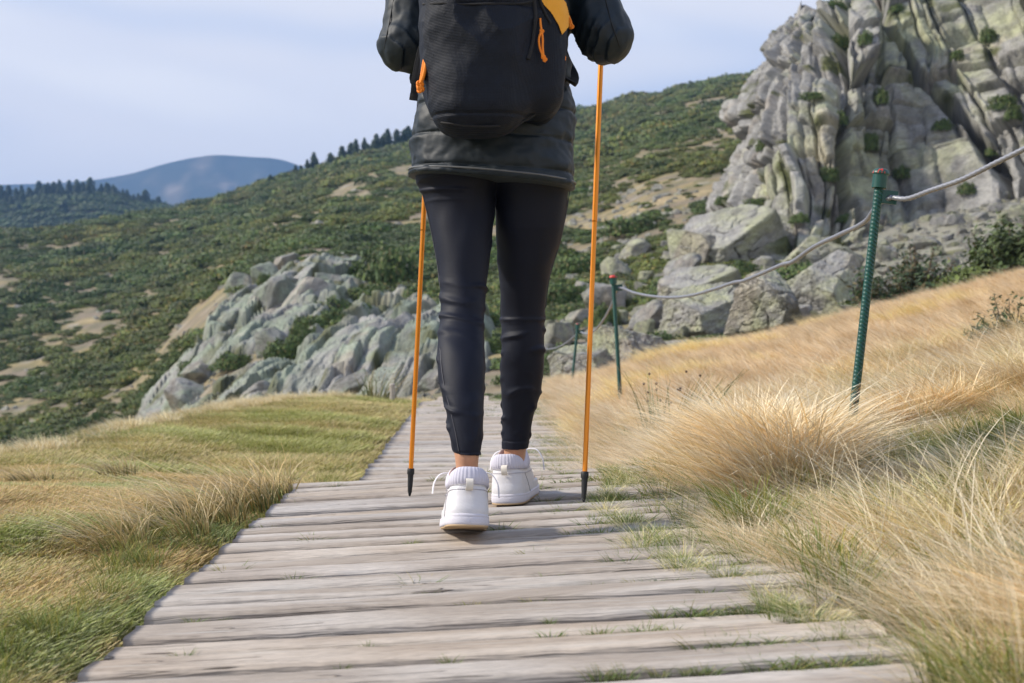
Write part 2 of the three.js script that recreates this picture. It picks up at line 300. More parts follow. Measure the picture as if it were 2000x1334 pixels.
// ------------------------------------------------------------------ rock
const LICHEN = [0.44, 0.45, 0.29], GREY = [0.40, 0.39, 0.37], DARKROCK = [0.17, 0.165, 0.155], WARMROCK = [0.42, 0.36, 0.29], GREENROCK = [0.30, 0.345, 0.265];
function rockCol(x, y, z, s, lichen = 0.5, cool = 0) {
  const a = fbm(x * 0.55 / s + 3, y * 0.45 / s, z * 0.55 / s, 4), b = fbm(x * 3 / s, y * 3 / s + 5, z * 3 / s, 3), e = fbm(x * 1.1 / s, y * 0.16 / s, z * 1.1 / s + 8, 3);
  let c = mixc(GREY, cool ? GREENROCK : LICHEN, sstep(-0.2, 0.25, a * 0.7 + lichen - 0.5 + 0.45 * b));
  c = mixc(c, WARMROCK, sstep(0.12, 0.3, e) * 0.55);
  c = mixc(c, DARKROCK, sstep(0.10, 0.34, -e + 0.5 * b) * 0.75);
  const k = 0.84 + 0.6 * b; return [c[0] * k, c[1] * k, c[2] * k];
}
const rockMat = std({ vertexColors: true, roughness: 0.95, map: grainCol, bumpMap: grainBump, bumpScale: 0.04 }); rockMat.name = 'granite';
function boxUV(g, s) {
  const p = g.attributes.position, n = g.attributes.normal, uv = new Float32Array(p.count * 2);
  for (let i = 0; i < p.count; i++) { const x = p.getX(i), y = p.getY(i), z = p.getZ(i), a = Math.abs(n.getX(i)), b = Math.abs(n.getY(i)), c = Math.abs(n.getZ(i)); const [q, r] = b > a && b > c ? [x, z] : a > c ? [z, y] : [x, y]; uv[i * 2] = q * s; uv[i * 2 + 1] = r * s; }
  g.setAttribute('uv', new THREE.BufferAttribute(uv, 2)); return g;
}
function cutRock(seed, planes = 11, detail = 13, o = {}) { // a boulder: a ball cut by planes, its edges worn, its faces rough
  const r = rng(seed), N = [];
  for (let i = 0; i < planes; i++) { const n = V(r() * 2 - 1, r() * 2 - 1, r() * 2 - 1).normalize(); N.push([n.x, n.y, n.z, 0.56 + 0.40 * r()]); }
  for (const ax of [[1, 0.1, 0], [-1, 0.15, 0.1], [0, 1, 0.12], [0.1, 0.1, 1], [0, 0.1, -1], [0, -1, 0]]) { const n = V(ax[0] + (r() - 0.5) * 0.5, ax[1] + (r() - 0.5) * 0.5, ax[2] + (r() - 0.5) * 0.5).normalize(); N.push([n.x, n.y, n.z, 0.72 + 0.18 * r()]); }
  let g = new THREE.IcosahedronGeometry(1, detail); g.deleteAttribute('uv'); g.deleteAttribute('normal'); g = mergeVertices(g, 1e-4);
  const p = g.attributes.position, col = new Float32Array(p.count * 3), k = o.sharp ?? 70;
  for (let i = 0; i < p.count; i++) {
    const x = p.getX(i), y = p.getY(i), z = p.getZ(i); let s = 0;
    for (const n of N) { const c = n[0] * x + n[1] * y + n[2] * z; if (c > 0.05) s += Math.exp(-k * Math.min(3, n[3] / c)); }
    let R = Math.min(1.25, -Math.log(s) / k);
    R *= 1 + 0.10 * fbm(x * 2.2 + seed, y * 2.2, z * 2.2, 4) + 0.05 * fbm(x * 7 + seed, y * 7, z * 7, 3) - (o.crack ?? 0.03) * (1 - sstep(0, 0.05, Math.abs(noise(x * 1.9 + seed, y * 1.1, z * 1.9)))) - 0.02 * (1 - sstep(0, 0.06, Math.abs(noise(x * 4 + seed, y * 3, z * 4 + 5))));
    p.setXYZ(i, x * R * (o.sx ?? 1), y * R * (o.sy ?? 1), z * R * (o.sz ?? 1));
    col.set(rockCol(x * R + seed * 3.1, y * R, z * R, 1, o.lichen ?? 0.55, o.cool), i * 3);
  }
  g.setAttribute('color', new THREE.BufferAttribute(col, 3)); g.computeVertexNormals(); return boxUV(g, 0.35);
}
const ROCKS = [1, 2, 3, 4, 5, 6, 7, 8, 9, 10].map((s) => cutRock(s * 17, 8 + s % 5, 13, { lichen: 0.35 + 0.05 * (s % 6) }));
const BIGROCKS = [1, 2, 3, 4, 5].map((s) => cutRock(s * 41 + 900, 5 + s % 3, 34, { lichen: 0.45, sharp: 130, crack: 0.06 }));
const COOLROCKS = [1, 2, 3, 4, 5, 6, 7, 8].map((s) => cutRock(s * 31 + 5, 9 + s % 4, 13, { lichen: 0.58, cool: 1 }));
const SMALLROCKS = [1, 2, 3, 4, 5].map((s) => cutRock(s * 13 + 400, 9, 4, { lichen: 0.45, sharp: 40 }));

// the crag on the right: a cliff of faceted blocks with joints, standing on the scree
const CRAG = table([ // u, base px, base distance, base drop under the ground, top px, top distance, top py
  [0, 1510, 84, 4, 1620, 88, 60], [1, 1452, 66, 3, 1590, 74, 62], [2, 1405, 50, 2, 1560, 62, 50], [3, 1404, 42, 1.4, 1600, 56, 18], [4, 1460, 37.5, 1.2, 1660, 51, -20],
  [5, 1590, 36.5, 1, 1720, 48, -50], [6, 1720, 38, 1, 1790, 48, -75], [7, 1860, 38, 1, 1900, 47, -100], [8, 2010, 36, 1, 2030, 45, -130], [9, 2250, 33, 1, 2270, 42, -170], [10, 2600, 30, 1, 2600, 40, -200]]);
{
  const base = (u, v) => {
    const [bp, bd, dr, tp, td, ty] = CRAG(u);
    const bx = (bp - VX) / F * bd, by = groundY(bx, -bd) - dr, tx = (tp - VX) / F * td, tyy = EYE - (ty - VY) / F * td;
    const w = clamp(v), s = 0.35 * w + 0.65 * w ** 1.9, over = Math.max(0, v - 1);
    const foot = 2.2 * (1 - sstep(0, 0.26, w));                                 // slabs run out at the foot
    const L = Math.hypot(tx - bx, td - bd) || 1;
    return V(lerp(bx, tx, s) - (tx - bx) / L * foot * 0.8 + over * 1.5, lerp(by, tyy, Math.pow(w, 0.92)) + over * 4 - over * over * 14, -lerp(bd, td, s) + (td - bd) / L * foot * 0.8 - over * 16);
  };
  const arc = [0]; for (let i = 1; i <= 200; i++) arc.push(arc[i - 1] + base((i - 1) / 20, 0.4).distanceTo(base(i / 20, 0.4)));
  const arcAt = (u) => { const q = clamp(u * 20, 0, 199.999), i = Math.floor(q); return lerp(arc[i], arc[i + 1], q - i); };
  const disp = (a, b, u) => { // a, b in metres along and up the face; leaning joints
    const A = a + 0.20 * b + 1.3 * fbm(a * 0.12, b * 0.12, 1, 2) + 0.25 * fbm(a * 0.7, b * 0.5, 4, 2), B = b - 0.2 * a + 1.4 * fbm(a * 0.15 + 5, b * 0.15, 3, 2) + 0.3 * fbm(a * 0.6, b * 0.6, 8, 2);
    const f1 = blocks(A / 5.2, B / 5.2, 3, 1.5), f2 = blocks(A / 2.1 + 7, B / 2.1, 13, 1.6), f3 = blocks(A / 0.8 + 3, B / 0.8, 23, 1.4);
    const fis = Math.abs(noise(A * 0.2 + 3, B * 0.03, 4));
    let d = 2.3 * (0.35 + 0.65 * sstep(2.7, 4.2, u)) * blockH(f1, 0.6, 0.05, 0.3) + 0.8 * blockH(f2, 0.6, 0.07, 0.4) + 0.24 * blockH(f3, 0.5, 0.14, 0.4) - 1.5 * (1 - sstep(0, 0.05, fis));
    d += 1.2 * fbm(a * 0.14, b * 0.12, 6, 3) + 0.16 * fbm(a * 0.9, b * 0.7, 9, 4) + 0.05 * fbm(a * 5, b * 5, 2, 2);
    return [d, Math.min(f1[5], f2[5] * 0.6, fis * 4), f1[6] - 0.5, f2[6] - 0.5];
  };
  const nu = 760, nv = 380, e = 1e-2;
  const g = gridGeo(nu, nv, (U, Vv) => {
    const u = U < 0.3 ? U / 0.3 * 3 : 3 + (U - 0.3) / 0.7 * 6.6, v = Vv * 1.3;
    const p = base(u, v), du = base(u + e, v).sub(p), dv = base(u, v + e).sub(p), n = du.clone().cross(dv).normalize();
    const a = arcAt(u), b = v * 18, [d, gap, k, k2] = disp(a, b, u), fade = sstep(0, 0.06, Vv);
    p.addScaledVector(n, d * fade * (1 - 0.65 * sstep(0.92, 1.08, v)));
    let c = rockCol(p.x, p.y, p.z, 2.2, 0.47 + 0.12 * k + 0.16 * k2 - 0.25 * (1 - sstep(2.6, 4.4, u)));
    const kk = 0.90 + 0.2 * k2 + 0.30 * noise(a * 3.1, b * 2.2, 5) + 0.2 * noise(a * 9, b * 7, 2) + 0.28 * fbm(p.x * 1.2, p.y * 0.25, p.z * 1.2 + 3, 3); c = [c[0] * kk, c[1] * kk, c[2] * kk];
    const moss = sstep(0.16, 0.32, fbm(p.x * 0.5, p.y * 0.8, p.z * 0.5 + 4, 3)) * (1 - sstep(0.05, 0.3, gap));
    c = mixc(c, [0.09, 0.10, 0.035], moss);
    return { p: [p.x, p.y, p.z], c, uv: [a * 0.35, b * 0.35] };
  });
  const o = thing('rock_crag', 'tall fractured granite crag with greenish lichen rising above the boulder slope on the right', 'cliff', V(0, 0, 0));
  mesh('rock_face', g, rockMat, o);
}

// the outcrop left of the hiker: bedrock with blocks standing out of it
const UPPER = [[395, 700], [405, 640], [425, 560], [470, 505], [530, 472], [600, 470], [650, 505], [720, 500], [745, 540], [700, 590], [640, 640], [600, 690], [520, 712], [440, 715]];
const LOWER = [[255, 835], [320, 760], [350, 715], [450, 690], [560, 690], [620, 655], [700, 605], [790, 590], [880, 610], [960, 640], [960, 760], [830, 800], [600, 790], [420, 830]];
{
  const o = thing('rock_outcrop', 'pale grey-green rock outcrop of slabs and blocks below the hillside left of the hiker', 'rock outcrop', V(0, 0, 0));
  const r = rng(77);
  const toPoly = (px, py, P) => { let m = 1e9; for (let i = 0, j = P.length - 1; i < P.length; j = i++) { const ax = P[j][0], ay = P[j][1], bx = P[i][0] - ax, by = P[i][1] - ay, t = clamp(((px - ax) * bx + (py - ay) * by) / (bx * bx + by * by)); m = Math.min(m, Math.hypot(px - ax - bx * t, py - ay - by * t)); } return inPoly(px, py, P) ? m : -m; };
  const edge = (px, py) => sstep(-26, 14, Math.max(toPoly(px, py, UPPER), toPoly(px, py, LOWER)) + 9 * noise(px * 0.04, py * 0.06, 3));
  const nu = 460, nv = 320;
  mesh('bedrock', gridGeo(nu, nv, (u, v) => {
    const px = lerp(230, 990, u), d = 17.5 * Math.pow(3.3, v), x = (px - VX) / F * d, z = -d, y = groundY(x, z), py = VY + (EYE - y) * F / d;
    const m = edge(px, py + 6 * noise(px * 0.03, py * 0.05)), wx = x + 0.8 * fbm(x * 0.3, z * 0.3, 1, 3), A = (wx * 0.9 + z * 0.35), B = (z * 0.8 - wx * 0.3);
    const f1 = blocks(A / 2.4, B / 2.4, 41, 1.4), f2 = blocks(A / 0.95, B / 0.95, 51, 1.4), f3 = blocks(A / 0.26, B / 0.26, 61, 1.4);
    const f = 0.75 * blockH(f1, 0.9, 0.07, 0.5) + 0.24 * blockH(f2, 0.7, 0.10, 0.5) + 0.07 * blockH(f3, 0.6, 0.15, 0.4) + 0.9 * fbm(x * 0.3, z * 0.3, 6, 4);
    const p = [x, y + lerp(-0.7, 0.30 + f, m * sstep(0.0, 0.08, v) * (1 - sstep(0.9, 0.99, v))), z];
    let c = rockCol(x, p[1] * 2, z, 1.3, 0.58 + 0.25 * (f2[6] - 0.5), 1); c = mixc(c, [0.10, 0.105, 0.04], Math.max((1 - sstep(0.04, 0.16, f1[5])) * sstep(-0.1, 0.2, fbm(x, z, 3, 2)), 0.9 * sstep(0.2, 0.34, fbm(x * 0.9, z * 0.9, 7, 3))));
    return { p, c, uv: [x * 0.4, z * 0.4] };
  }), rockMat, o);
  const block = (px, py, w, h, k, rot, tilt) => {
    const d = groundHit(px, py, 15, 120); if (!d) return;
    const p = W(px, py, d), s = d / F, b = mesh('rock_block', COOLROCKS[k % 8], rockMat, o);
    b.position.set(p.x, groundY(p.x, p.z) + h * s * 0.06, p.z); b.scale.set(w * s * 0.55, h * s * 0.55, (w + h) * 0.5 * s * 0.6); b.rotation.set(tilt * 0.6, rot, tilt);
  };
  // the blocks that show: image place of the foot, width, height
  [[560, 520, 60, 50], [610, 512, 70, 55], [520, 545, 50, 55], [470, 570, 60, 70], [440, 590, 50, 50], [545, 600, 70, 110], [600, 600, 80, 120], [500, 640, 90, 120], [455, 650, 60, 90], [420, 690, 70, 60], [475, 700, 70, 70], [540, 690, 70, 90], [600, 680, 60, 80], [640, 600, 50, 60], [680, 570, 50, 40], [705, 540, 55, 40], [660, 640, 40, 40], [640, 560, 50, 50],
    [400, 745, 90, 50], [470, 760, 160, 90], [370, 790, 110, 70], [320, 815, 90, 50], [560, 740, 70, 60], [600, 760, 110, 70], [660, 740, 120, 90], [730, 720, 140, 110], [800, 700, 120, 100], [760, 660, 110, 60], [820, 655, 90, 50], [700, 670, 90, 60], [690, 770, 120, 50], [770, 770, 120, 50], [520, 785, 110, 50], [450, 805, 100, 40], [640, 690, 70, 50], [850, 760, 60, 60], [880, 690, 60, 60]]
    .filter((_, i) => i % 3 !== 1).forEach(([px, py, w, h], i) => block(px, py, w, h, i * 3, r() * 6.28, -0.35 + 0.35 * (r() - 0.5)));
}

// boulders below the crag, each a thing
function boulder(px, py, w, h, k, rot, tilt, label, o = {}) {
  const d = o.d ?? groundHit(px, py, 12.5, 120); if (!d) return null;
  const s = d / F, p = W(px, py, d), set = w > 100 ? BIGROCKS : ROCKS, g = set[k % set.length], m = mesh('boulder', g, rockMat);
  m.position.set(p.x, p.y + h * s * (o.up ?? 0.36), p.z); m.scale.set(w * s * 0.6, h * s * 0.66, (o.depth ?? (w + h) * 0.5) * s * 0.62);
  m.rotation.set(o.pitch ?? 0, rot, tilt);
  return tag(m, label, 'boulder', o.group);
}
boulder(1512, 668, 136, 128, 0, 0.5, -0.12, 'big blocky boulder with a dark overhanging front at the far edge of the dry meadow', { pitch: 0.45 });
boulder(1388, 652, 150, 82, 3, 0.2, 0.05, 'long dark boulder lying left of the big overhanging boulder', { pitch: 0.4 });
boulder(1264, 646, 66, 62, 5, 1.1, -0.35, 'wedge-shaped boulder with a pale left face between fence post and long dark boulder');
boulder(1226, 732, 112, 96, 6, 2.2, 0.15, 'large rounded lichen-covered boulder just right of the middle fence post');
boulder(1152, 760, 130, 84, 8, 0.7, 0.05, 'low rounded boulder behind the foot of the farthest visible fence post');
boulder(1180, 612, 74, 66, 1, 0.3, -0.25, 'pale tilted boulder behind the head of the middle fence post');
boulder(1090, 678, 66, 54, 4, 1.9, 0.1, 'grey boulder beside the right knee of the hiker behind the cable');
boulder(1605, 600, 150, 96, 7, 0.8, 0.45, 'smooth pale slab leaning against the slope right of the big overhanging boulder');
boulder(1365, 590, 150, 76, 9, 0.4, 0.3, 'broad pale sloping slab above the long dark boulder');
boulder(1470, 610, 90, 60, 2, 1.3, 0.2, 'pale flat-topped boulder behind the big overhanging boulder');
boulder(1640, 655, 80, 70, 3, 2.5, 0.2, 'greenish boulder at the meadow edge right of the big overhanging boulder');
boulder(1420, 700, 90, 44, 6, 0.9, 0, 'small grey boulder half sunk in juniper below the long dark boulder');
boulder(1330, 700, 90, 40, 2, 2.9, 0.1, 'low pale boulder in front of the juniper by the rushes');
boulder(1275, 716, 70, 44, 4, 0.1, 0.2, 'small boulder at the foot of the large rounded boulder on its right');
boulder(1210, 548, 60, 44, 0, 2.0, 0.2, 'pale boulder on the slope above the middle fence post');
boulder(1330, 545, 80, 50, 5, 1.4, -0.2, 'grey block on the slope above the sagging cable');
boulder(1505, 575, 60, 42, 7, 2.2, 0.1, 'bluish grey stone beside the dark juniper under the crag');
boulder(1240, 505, 70, 40, 8, 0.2, 0.3, 'grey boulder standing out of the scree left of the crag foot');
boulder(1555, 640, 50, 50, 1, 0.5, 0, 'narrow upright stone at the right side of the big overhanging boulder');
boulder(1420, 512, 190, 110, 9, 0.5, 0.5, 'great pale slab leaning on the foot of the crag at its left end', { depth: 150 });
boulder(1350, 520, 110, 70, 5, 2.2, 0.3, 'pale angular block left of the great slab at the crag foot');
boulder(1530, 500, 150, 90, 4, 1.2, 0.35, 'grey slab under the streaked wall at the crag foot', { depth: 110 });
boulder(1610, 545, 120, 70, 8, 2.9, 0.3, 'lichen-covered slab above the smooth pale slab below the crag');
{
  const r = rng(5), spots = [], reg = [[1062, 600], [1100, 540], [1220, 480], [1330, 470], [1420, 500], [1560, 470], [1700, 430], [1950, 370], [2040, 360], [2040, 470], [1900, 530], [1660, 640], [1480, 690], [1300, 715], [1180, 740], [1062, 740]];
  let n = 0;
  for (let q = 0; q < 9000 && n < 150; q++) {
    const px = lerp(1062, 2040, r()), py = lerp(360, 740, r()), w = 22 + 46 * r() * r() + (py > 560 ? 12 : 0);
    if (!inPoly(px, py, reg) || spots.some(([a, b, c]) => Math.hypot(px - a, (py - b) * 1.5) < (w + c) * 0.42)) continue;
    spots.push([px, py, w]); n++;
    const size = w < 28 ? 'small' : w < 44 ? 'middle-sized' : 'large', shade_ = fbm(px * 0.3, py * 0.3, 1, 2) > 0 ? 'pale' : 'grey-green';
    const where = px < 1140 ? 'beside the right leg of the hiker' : px < 1260 ? 'behind the middle fence post' : px < 1480 ? (py < 575 - (px - 1350) * 0.35 ? 'above the sagging cable' : 'below the sagging cable') : px < 1690 ? 'left of the nearest fence post' : px < 1850 ? 'just right of the nearest fence post' : 'near the right edge of the picture';
    const level = py < 470 ? 'high on the slope' : py < 590 ? 'half-way down the slope' : 'low on the slope';
    boulder(px, py, w, w * (0.45 + 0.4 * r()), Math.floor(r() * 10), r() * 6.28, (r() - 0.5) * 0.6, size + ' boulder ' + level + ' ' + where, { group: size + ' boulders ' + level + ' ' + where });
  }
  // rubble: too many and too small to count
  const N = 5200, im = new THREE.InstancedMesh(SMALLROCKS[0], rockMat, N), M = new THREE.Matrix4(), Q = new THREE.Quaternion(), E = new THREE.Euler(); let c = 0;
  for (let q = 0; q < 60000 && c < N; q++) {
    const a = r(); let px, py;
    if (a < 0.62) { px = lerp(1062, 2050, r()); py = lerp(340, 740, r()); if (!inPoly(px, py + 8, reg) && !(px < 1420 && px > 1090 && py > 370 && r() < 0.4)) continue; }
    else if (a < 0.78) { px = lerp(250, 970, r()); py = lerp(470, 800, r()); if (!(inPoly(px, py, LOWER) || inPoly(px, py, UPPER) || inPoly(px - 90, py, UPPER))) continue; }
    else { px = lerp(-20, 1420, r()); py = lerp(250, 880, r()); if (fbm(px * 0.02, py * 0.04, 3, 3) < 0.12) continue; }
    const d = groundHit(px, py, 12.5, 330); if (!d) continue;
    const p = W(px, py, d), s = d / F * (3 + 7 * r() * r() + 4 * r());
    M.compose(p, Q.setFromEuler(E.set((r() - 0.5) * 0.8, r() * 6, (r() - 0.5) * 0.8)), V(s * (0.8 + 0.6 * r()), s * (0.6 + 0.5 * r()), s)); im.setMatrixAt(c, M); const k = 0.8 + 0.45 * r(); im.setColorAt(c++, lin(k, k, k)); }
  im.count = c; im.name = 'rubble'; shade(im); scene.add(im); tag(im, 'small pale stones scattered over the slopes', 'stones', null, 'stuff');
}

// ------------------------------------------------------------------ shrubs and pines
const leafMat = new THREE.MeshPhysicalMaterial({ vertexColors: true, roughness: 0.85, transmission: 0.25, thickness: 0 }); leafMat.name = 'evergreen_leaves';
const barkMat = std({ color: lin(0.13, 0.09, 0.06), roughness: 0.95 });
// many small leaf-clump faces in a dome: pts(r) -> [x, y, z, nx, ny, nz]
function leafFaces(n, seed, place, size, cols, long = 1) {
  const r = rng(seed), pos = [], idx = [], col = [];
  for (let i = 0; i < n; i++) {
    const [x, y, z, nx, ny, nz, k = 1] = place(r), up = V(nx + (r() - 0.5) * 1.3, ny + (r() - 0.5) * 1.3, nz + (r() - 0.5) * 1.3).normalize();
    const a = V(r() - 0.5, r() - 0.5, r() - 0.5).cross(up).normalize(), b = up.clone().cross(a), s = size * (0.5 + r()), q = pos.length / 3;
    const l = s * long;
    pos.push(x - a.x * s, y - a.y * s, z - a.z * s, x + b.x * l + up.x * s * 0.3, y + b.y * l + up.y * s * 0.3, z + b.z * l + up.z * s * 0.3, x + a.x * s, y + a.y * s, z + a.z * s, x - b.x * l * 0.8, y - b.y * l * 0.8, z - b.z * l * 0.8);
    idx.push(q, q + 1, q + 2, q, q + 2, q + 3);
    const c = cols(r, y, k); for (let m = 0; m < 4; m++) col.push(...c);
  }
  return geom(pos, idx, col);
}
function domePlace(seed, flat = 0.45, lump = 0.35) {
  return (r) => { const a = r() * 6.283, e = Math.asin(Math.pow(r(), 0.8)), x = Math.cos(a) * Math.cos(e), z = Math.sin(a) * Math.cos(e), y = Math.sin(e), k = 1 + lump * noise(x * 2.2 + seed, y * 2.2, z * 2.2) + 0.3 * lump * noise(x * 6 + seed, y * 6, z * 6), q = k * (0.86 + 0.2 * r()); return [x * q, y * q * flat + 0.02, z * q, x, y / flat * 0.5, z]; };
}
const GREENS = (r) => { const t = r(), k = 0.7 + 0.7 * r(); const c = t < 0.5 ? [0.055, 0.10, 0.024] : t < 0.9 ? [0.10, 0.15, 0.032] : [0.17, 0.16, 0.06]; return [c[0] * k, c[1] * k, c[2] * k]; };
const SHRUBS = [1, 2, 3, 4].map((s) => leafFaces(620, s * 7, domePlace(s * 9.7), 0.07, GREENS));
const FINESHRUBS = [1, 2, 3].map((s) => leafFaces(2600, s * 5 + 90, domePlace(s * 4.7 + 50, 0.55, 0.5), 0.035, GREENS, 1.6));
const inRock = (px, py) => inPoly(px, py, UPPER) || inPoly(px, py, LOWER);
{
  // the shrub cover of the slopes
  const r = rng(21), mats = SHRUBS.map(() => []), M = new THREE.Matrix4(), Q = new THREE.Quaternion(), E = new THREE.Euler();
  let n = 0;
  for (let q = 0; q < 110000 && n < 24000; q++) {
    const px = lerp(-1000, 1560, r()), ld = r() < 0.55 ? lerp(Math.log(60), Math.log(330), Math.sqrt(r())) : lerp(Math.log(13.5), Math.log(90), r()), d = Math.exp(ld), x = (px - VX) / F * d, z = -d, y = groundY(x, z), py = VY + (EYE - y) * F / d;
    if (px > 180 && px < 1010 && d > 15 && d < 62 && inRock(px, py + 3)) { if (r() > 0.04) continue; }
    const right = sstep(1040, 1300, px) * (1 - sstep(70, 120, d));
    const sc = 1 / Math.pow(d / 60, 0.55), m = fbm(x * 0.11 * sc + 2, z * 0.075 * sc, 4, 4) + 0.6 * fbm(x * 0.5 * sc, z * 0.35 * sc, 9, 3);
    if (m < -0.13 + 0.17 * right - 0.04 * sstep(100, 250, d) && r() > 0.07) continue;
    if (Math.abs(px - 400) < 70 && d > 30 && d < 75 && py > 505 && py < 650) continue;      // the sandy gully beside the outcrop
    const s = (0.010 + 0.022 * Math.pow(r(), 3)) * Math.pow(d, 0.84) * (0.72 + 0.5 * clamp(m * 3)) * (1 - 0.3 * right), k = n % 4;
    const tall = 0.7 + 0.7 * r();
    M.compose(V(x, y - 0.05 * s, z), Q.setFromEuler(E.set((r() - 0.5) * 0.2, r() * 6.28, (r() - 0.5) * 0.2)), V(s * 1.25, s * tall, s * 1.1));
    const t = fbm(x * 0.05, z * 0.05, 3, 2), g = 0.55 + 0.6 * r();
    mats[k].push([M.clone(), lin(g * (1.0 + 1.0 * clamp(t * 2 + 0.3)), g * (1.05 + 0.35 * clamp(t * 2 + 0.3)), g * 0.85)]); n++;
  }
  mats.forEach((list, k) => {
    const im = new THREE.InstancedMesh(SHRUBS[k], leafMat, list.length); list.forEach(([m, c], i) => { im.setMatrixAt(i, m); im.setColorAt(i, c); });
    im.name = numbered('shrub_cover'); shade(im); scene.add(im); tag(im, 'low green scrub in patches all over the hillsides', 'scrub', null, 'stuff');
  });
}
function shrub(px, py, w, h, k, label, o = {}) {
  const d = o.d ?? groundHit(px, py, 12.5, 120); if (!d) return;
  const s = d / F, p = W(px, py, d), m = mesh('juniper_shrub', FINESHRUBS[k % 3], leafMat); m.position.set(p.x, p.y - 0.06 * h * s, p.z); m.scale.set(w * s * 0.5, h * s * 1.5, w * s * 0.45); m.rotation.y = k * 1.3;
  return tag(m, label, 'shrub', o.group);
}
[[1300, 690, 120, 44, 'dark juniper on the far meadow edge beside the large rounded boulder'], [1400, 690, 150, 36, 'long low juniper along the meadow edge below the long dark boulder'], [1530, 668, 170, 34, 'bright green juniper at the meadow edge below the big overhanging boulder'],
  [1660, 630, 110, 44, 'green juniper at the meadow edge left of the near fence post'], [1560, 560, 130, 54, 'dark green juniper patch under the crag beside a bluish stone'], [1450, 545, 70, 40, 'round juniper under the sagging cable below the crag slab'], [1300, 585, 100, 40, 'flat juniper above the sagging cable near the middle fence post'],
  [1180, 640, 60, 50, 'dark juniper between cable and boulders left of the middle fence post'], [1100, 600, 130, 60, 'wide juniper patch beside the right thigh of the hiker'], [1105, 720, 90, 50, 'green juniper behind the farthest visible fence post'], [1130, 545, 130, 60, 'dense juniper on the slope behind the right trekking pole'], [1230, 460, 130, 44, 'juniper strip on the scree right of the right trekking pole'],
  [960, 690, 50, 36, 'small bright juniper seen between the legs of the hiker'], [575, 700, 60, 44, 'dark juniper in a cleft of the rock outcrop'], [600, 660, 70, 50, 'dark shrub in the shadowed middle of the rock outcrop'], [545, 778, 54, 34, 'round juniper at the foot of the rock outcrop slabs'], [760, 560, 130, 90, 'dark bushy thicket right of the rock outcrop top'], [720, 600, 80, 50, 'dark shrub among stones right of the rock outcrop'], [470, 720, 50, 24, 'small juniper on a ledge of the outcrop slabs'],
  [292, 792, 60, 36, 'shrub at the lower left edge of the outcrop, lowest of the row'], [312, 764, 56, 36, 'shrub at the left edge of the outcrop, above the lowest of the row'], [336, 738, 60, 36, 'shrub at the left edge of the outcrop, third up the row'], [366, 708, 60, 34, 'shrub at the left edge of the outcrop, topmost of the row'], [455, 722, 90, 40, 'low shrub between the upper and lower part of the outcrop at its left'], [660, 628, 100, 50, 'broad shrub between the outcrop parts below its right top'], [555, 705, 90, 46, 'bright juniper below the cleft of the outcrop'], [705, 625, 60, 40, 'small dark shrub right of the broad shrub on the outcrop'], [590, 690, 70, 60, 'dark shrub filling the cleft between the two parts of the outcrop'], [640, 650, 90, 50, 'dark green shrub strip across the outcrop middle'], [520, 560, 40, 30, 'tuft of juniper between blocks near the outcrop top'], [480, 620, 40, 30, 'small juniper on the left wall of the outcrop'], [830, 600, 90, 50, 'dark shrub at the right top of the outcrop behind the left pole'], [690, 545, 80, 40, 'low shrub on top of the outcrop at its right'], [715, 655, 60, 30, 'small shrub on the outcrop slabs below the thicket'], [380, 735, 60, 40, 'shrub at the left foot of the outcrop'], [180, 850, 90, 50, 'bright green bush at the valley bottom beyond the left meadow']].forEach(([px, py, w, h, l], i) => shrub(px, py, w, h, i, l));
{ // tufts that grow on the crag's ledges
  const r = rng(8), ray = new THREE.Raycaster(), face = scene.getObjectByName('rock_face'); face.updateMatrixWorld();
  [[1640, 240], [1430, 460], [1480, 400], [1490, 290], [1700, 290], [1640, 90], [1750, 20], [1690, 85], [1870, 115], [1840, 250], [1930, 80], [1960, 210], [1980, 230], [1700, 275], [1620, 350], [1650, 430], [1720, 200], [1590, 190], [1560, 430], [1360, 245], [1410, 395], [1630, 15], [1760, 345], [1890, 375], [1940, 300]].forEach(([px, py], i) => {
    ray.set(V(0, EYE, 0), V((px - VX) / F, (VY - py) / F, -1).normalize()); const h = ray.intersectObject(face)[0]; if (!h) return;
    const m = mesh('ledge_shrub', FINESHRUBS[i % 3], leafMat), s = h.distance / F; m.position.copy(h.point); m.position.y -= 6 * s; m.scale.set((12 + 14 * r()) * s, (26 + 26 * r()) * s, 14 * s); m.rotation.y = r() * 6;
    const wh = (py < 130 ? 'near the top of the crag ' : py < 300 ? 'half-way up the crag ' : 'at the foot of the crag ') + (px < 1560 ? 'at its left' : px < 1760 ? 'in its middle' : 'at its right'); tag(m, 'green tuft growing on a ledge ' + wh, 'shrub', 'ledge tufts ' + wh);
  });
}
// pines: tapered trunk, uneven whorls of needle clumps
function pineGeo(seed, slim = 1) {
  const r = rng(seed), lv = []; for (let i = 0; i < 26; i++) { const t = i / 26; lv.push([0.12 + 0.86 * t, slim * (0.30 * Math.pow(1 - t, 0.6) + 0.015) * (0.45 + 0.8 * r()), r() * 6.28]); }
  const crown = leafFaces(1150, seed + 1, (q) => { const L = lv[Math.floor(q() * q() * 0 + q() * 26)], a = L[2] + Math.floor(q() * 5) * 1.257 + (q() - 0.5) * 0.7, R = L[1] * Math.pow(q(), 0.6); return [Math.cos(a) * R, L[0] - R * 0.25 + (q() - 0.5) * 0.05, Math.sin(a) * R, Math.cos(a), 0.7, Math.sin(a)]; }, 0.034, (q) => { const k = 0.6 + 0.8 * q(); return [0.03 * k, 0.062 * k, 0.026 * k]; }, 1.5);
  const trunk = new THREE.CylinderGeometry(0.006, 0.02, 0.95, 7); trunk.translate(0, 0.45, 0); return [crown, trunk];
}
const PINES = [pineGeo(3, 1.0), pineGeo(14, 1.25), pineGeo(25, 0.8), pineGeo(36, 1.5)];
const protoPine = PINES.map(() => null);
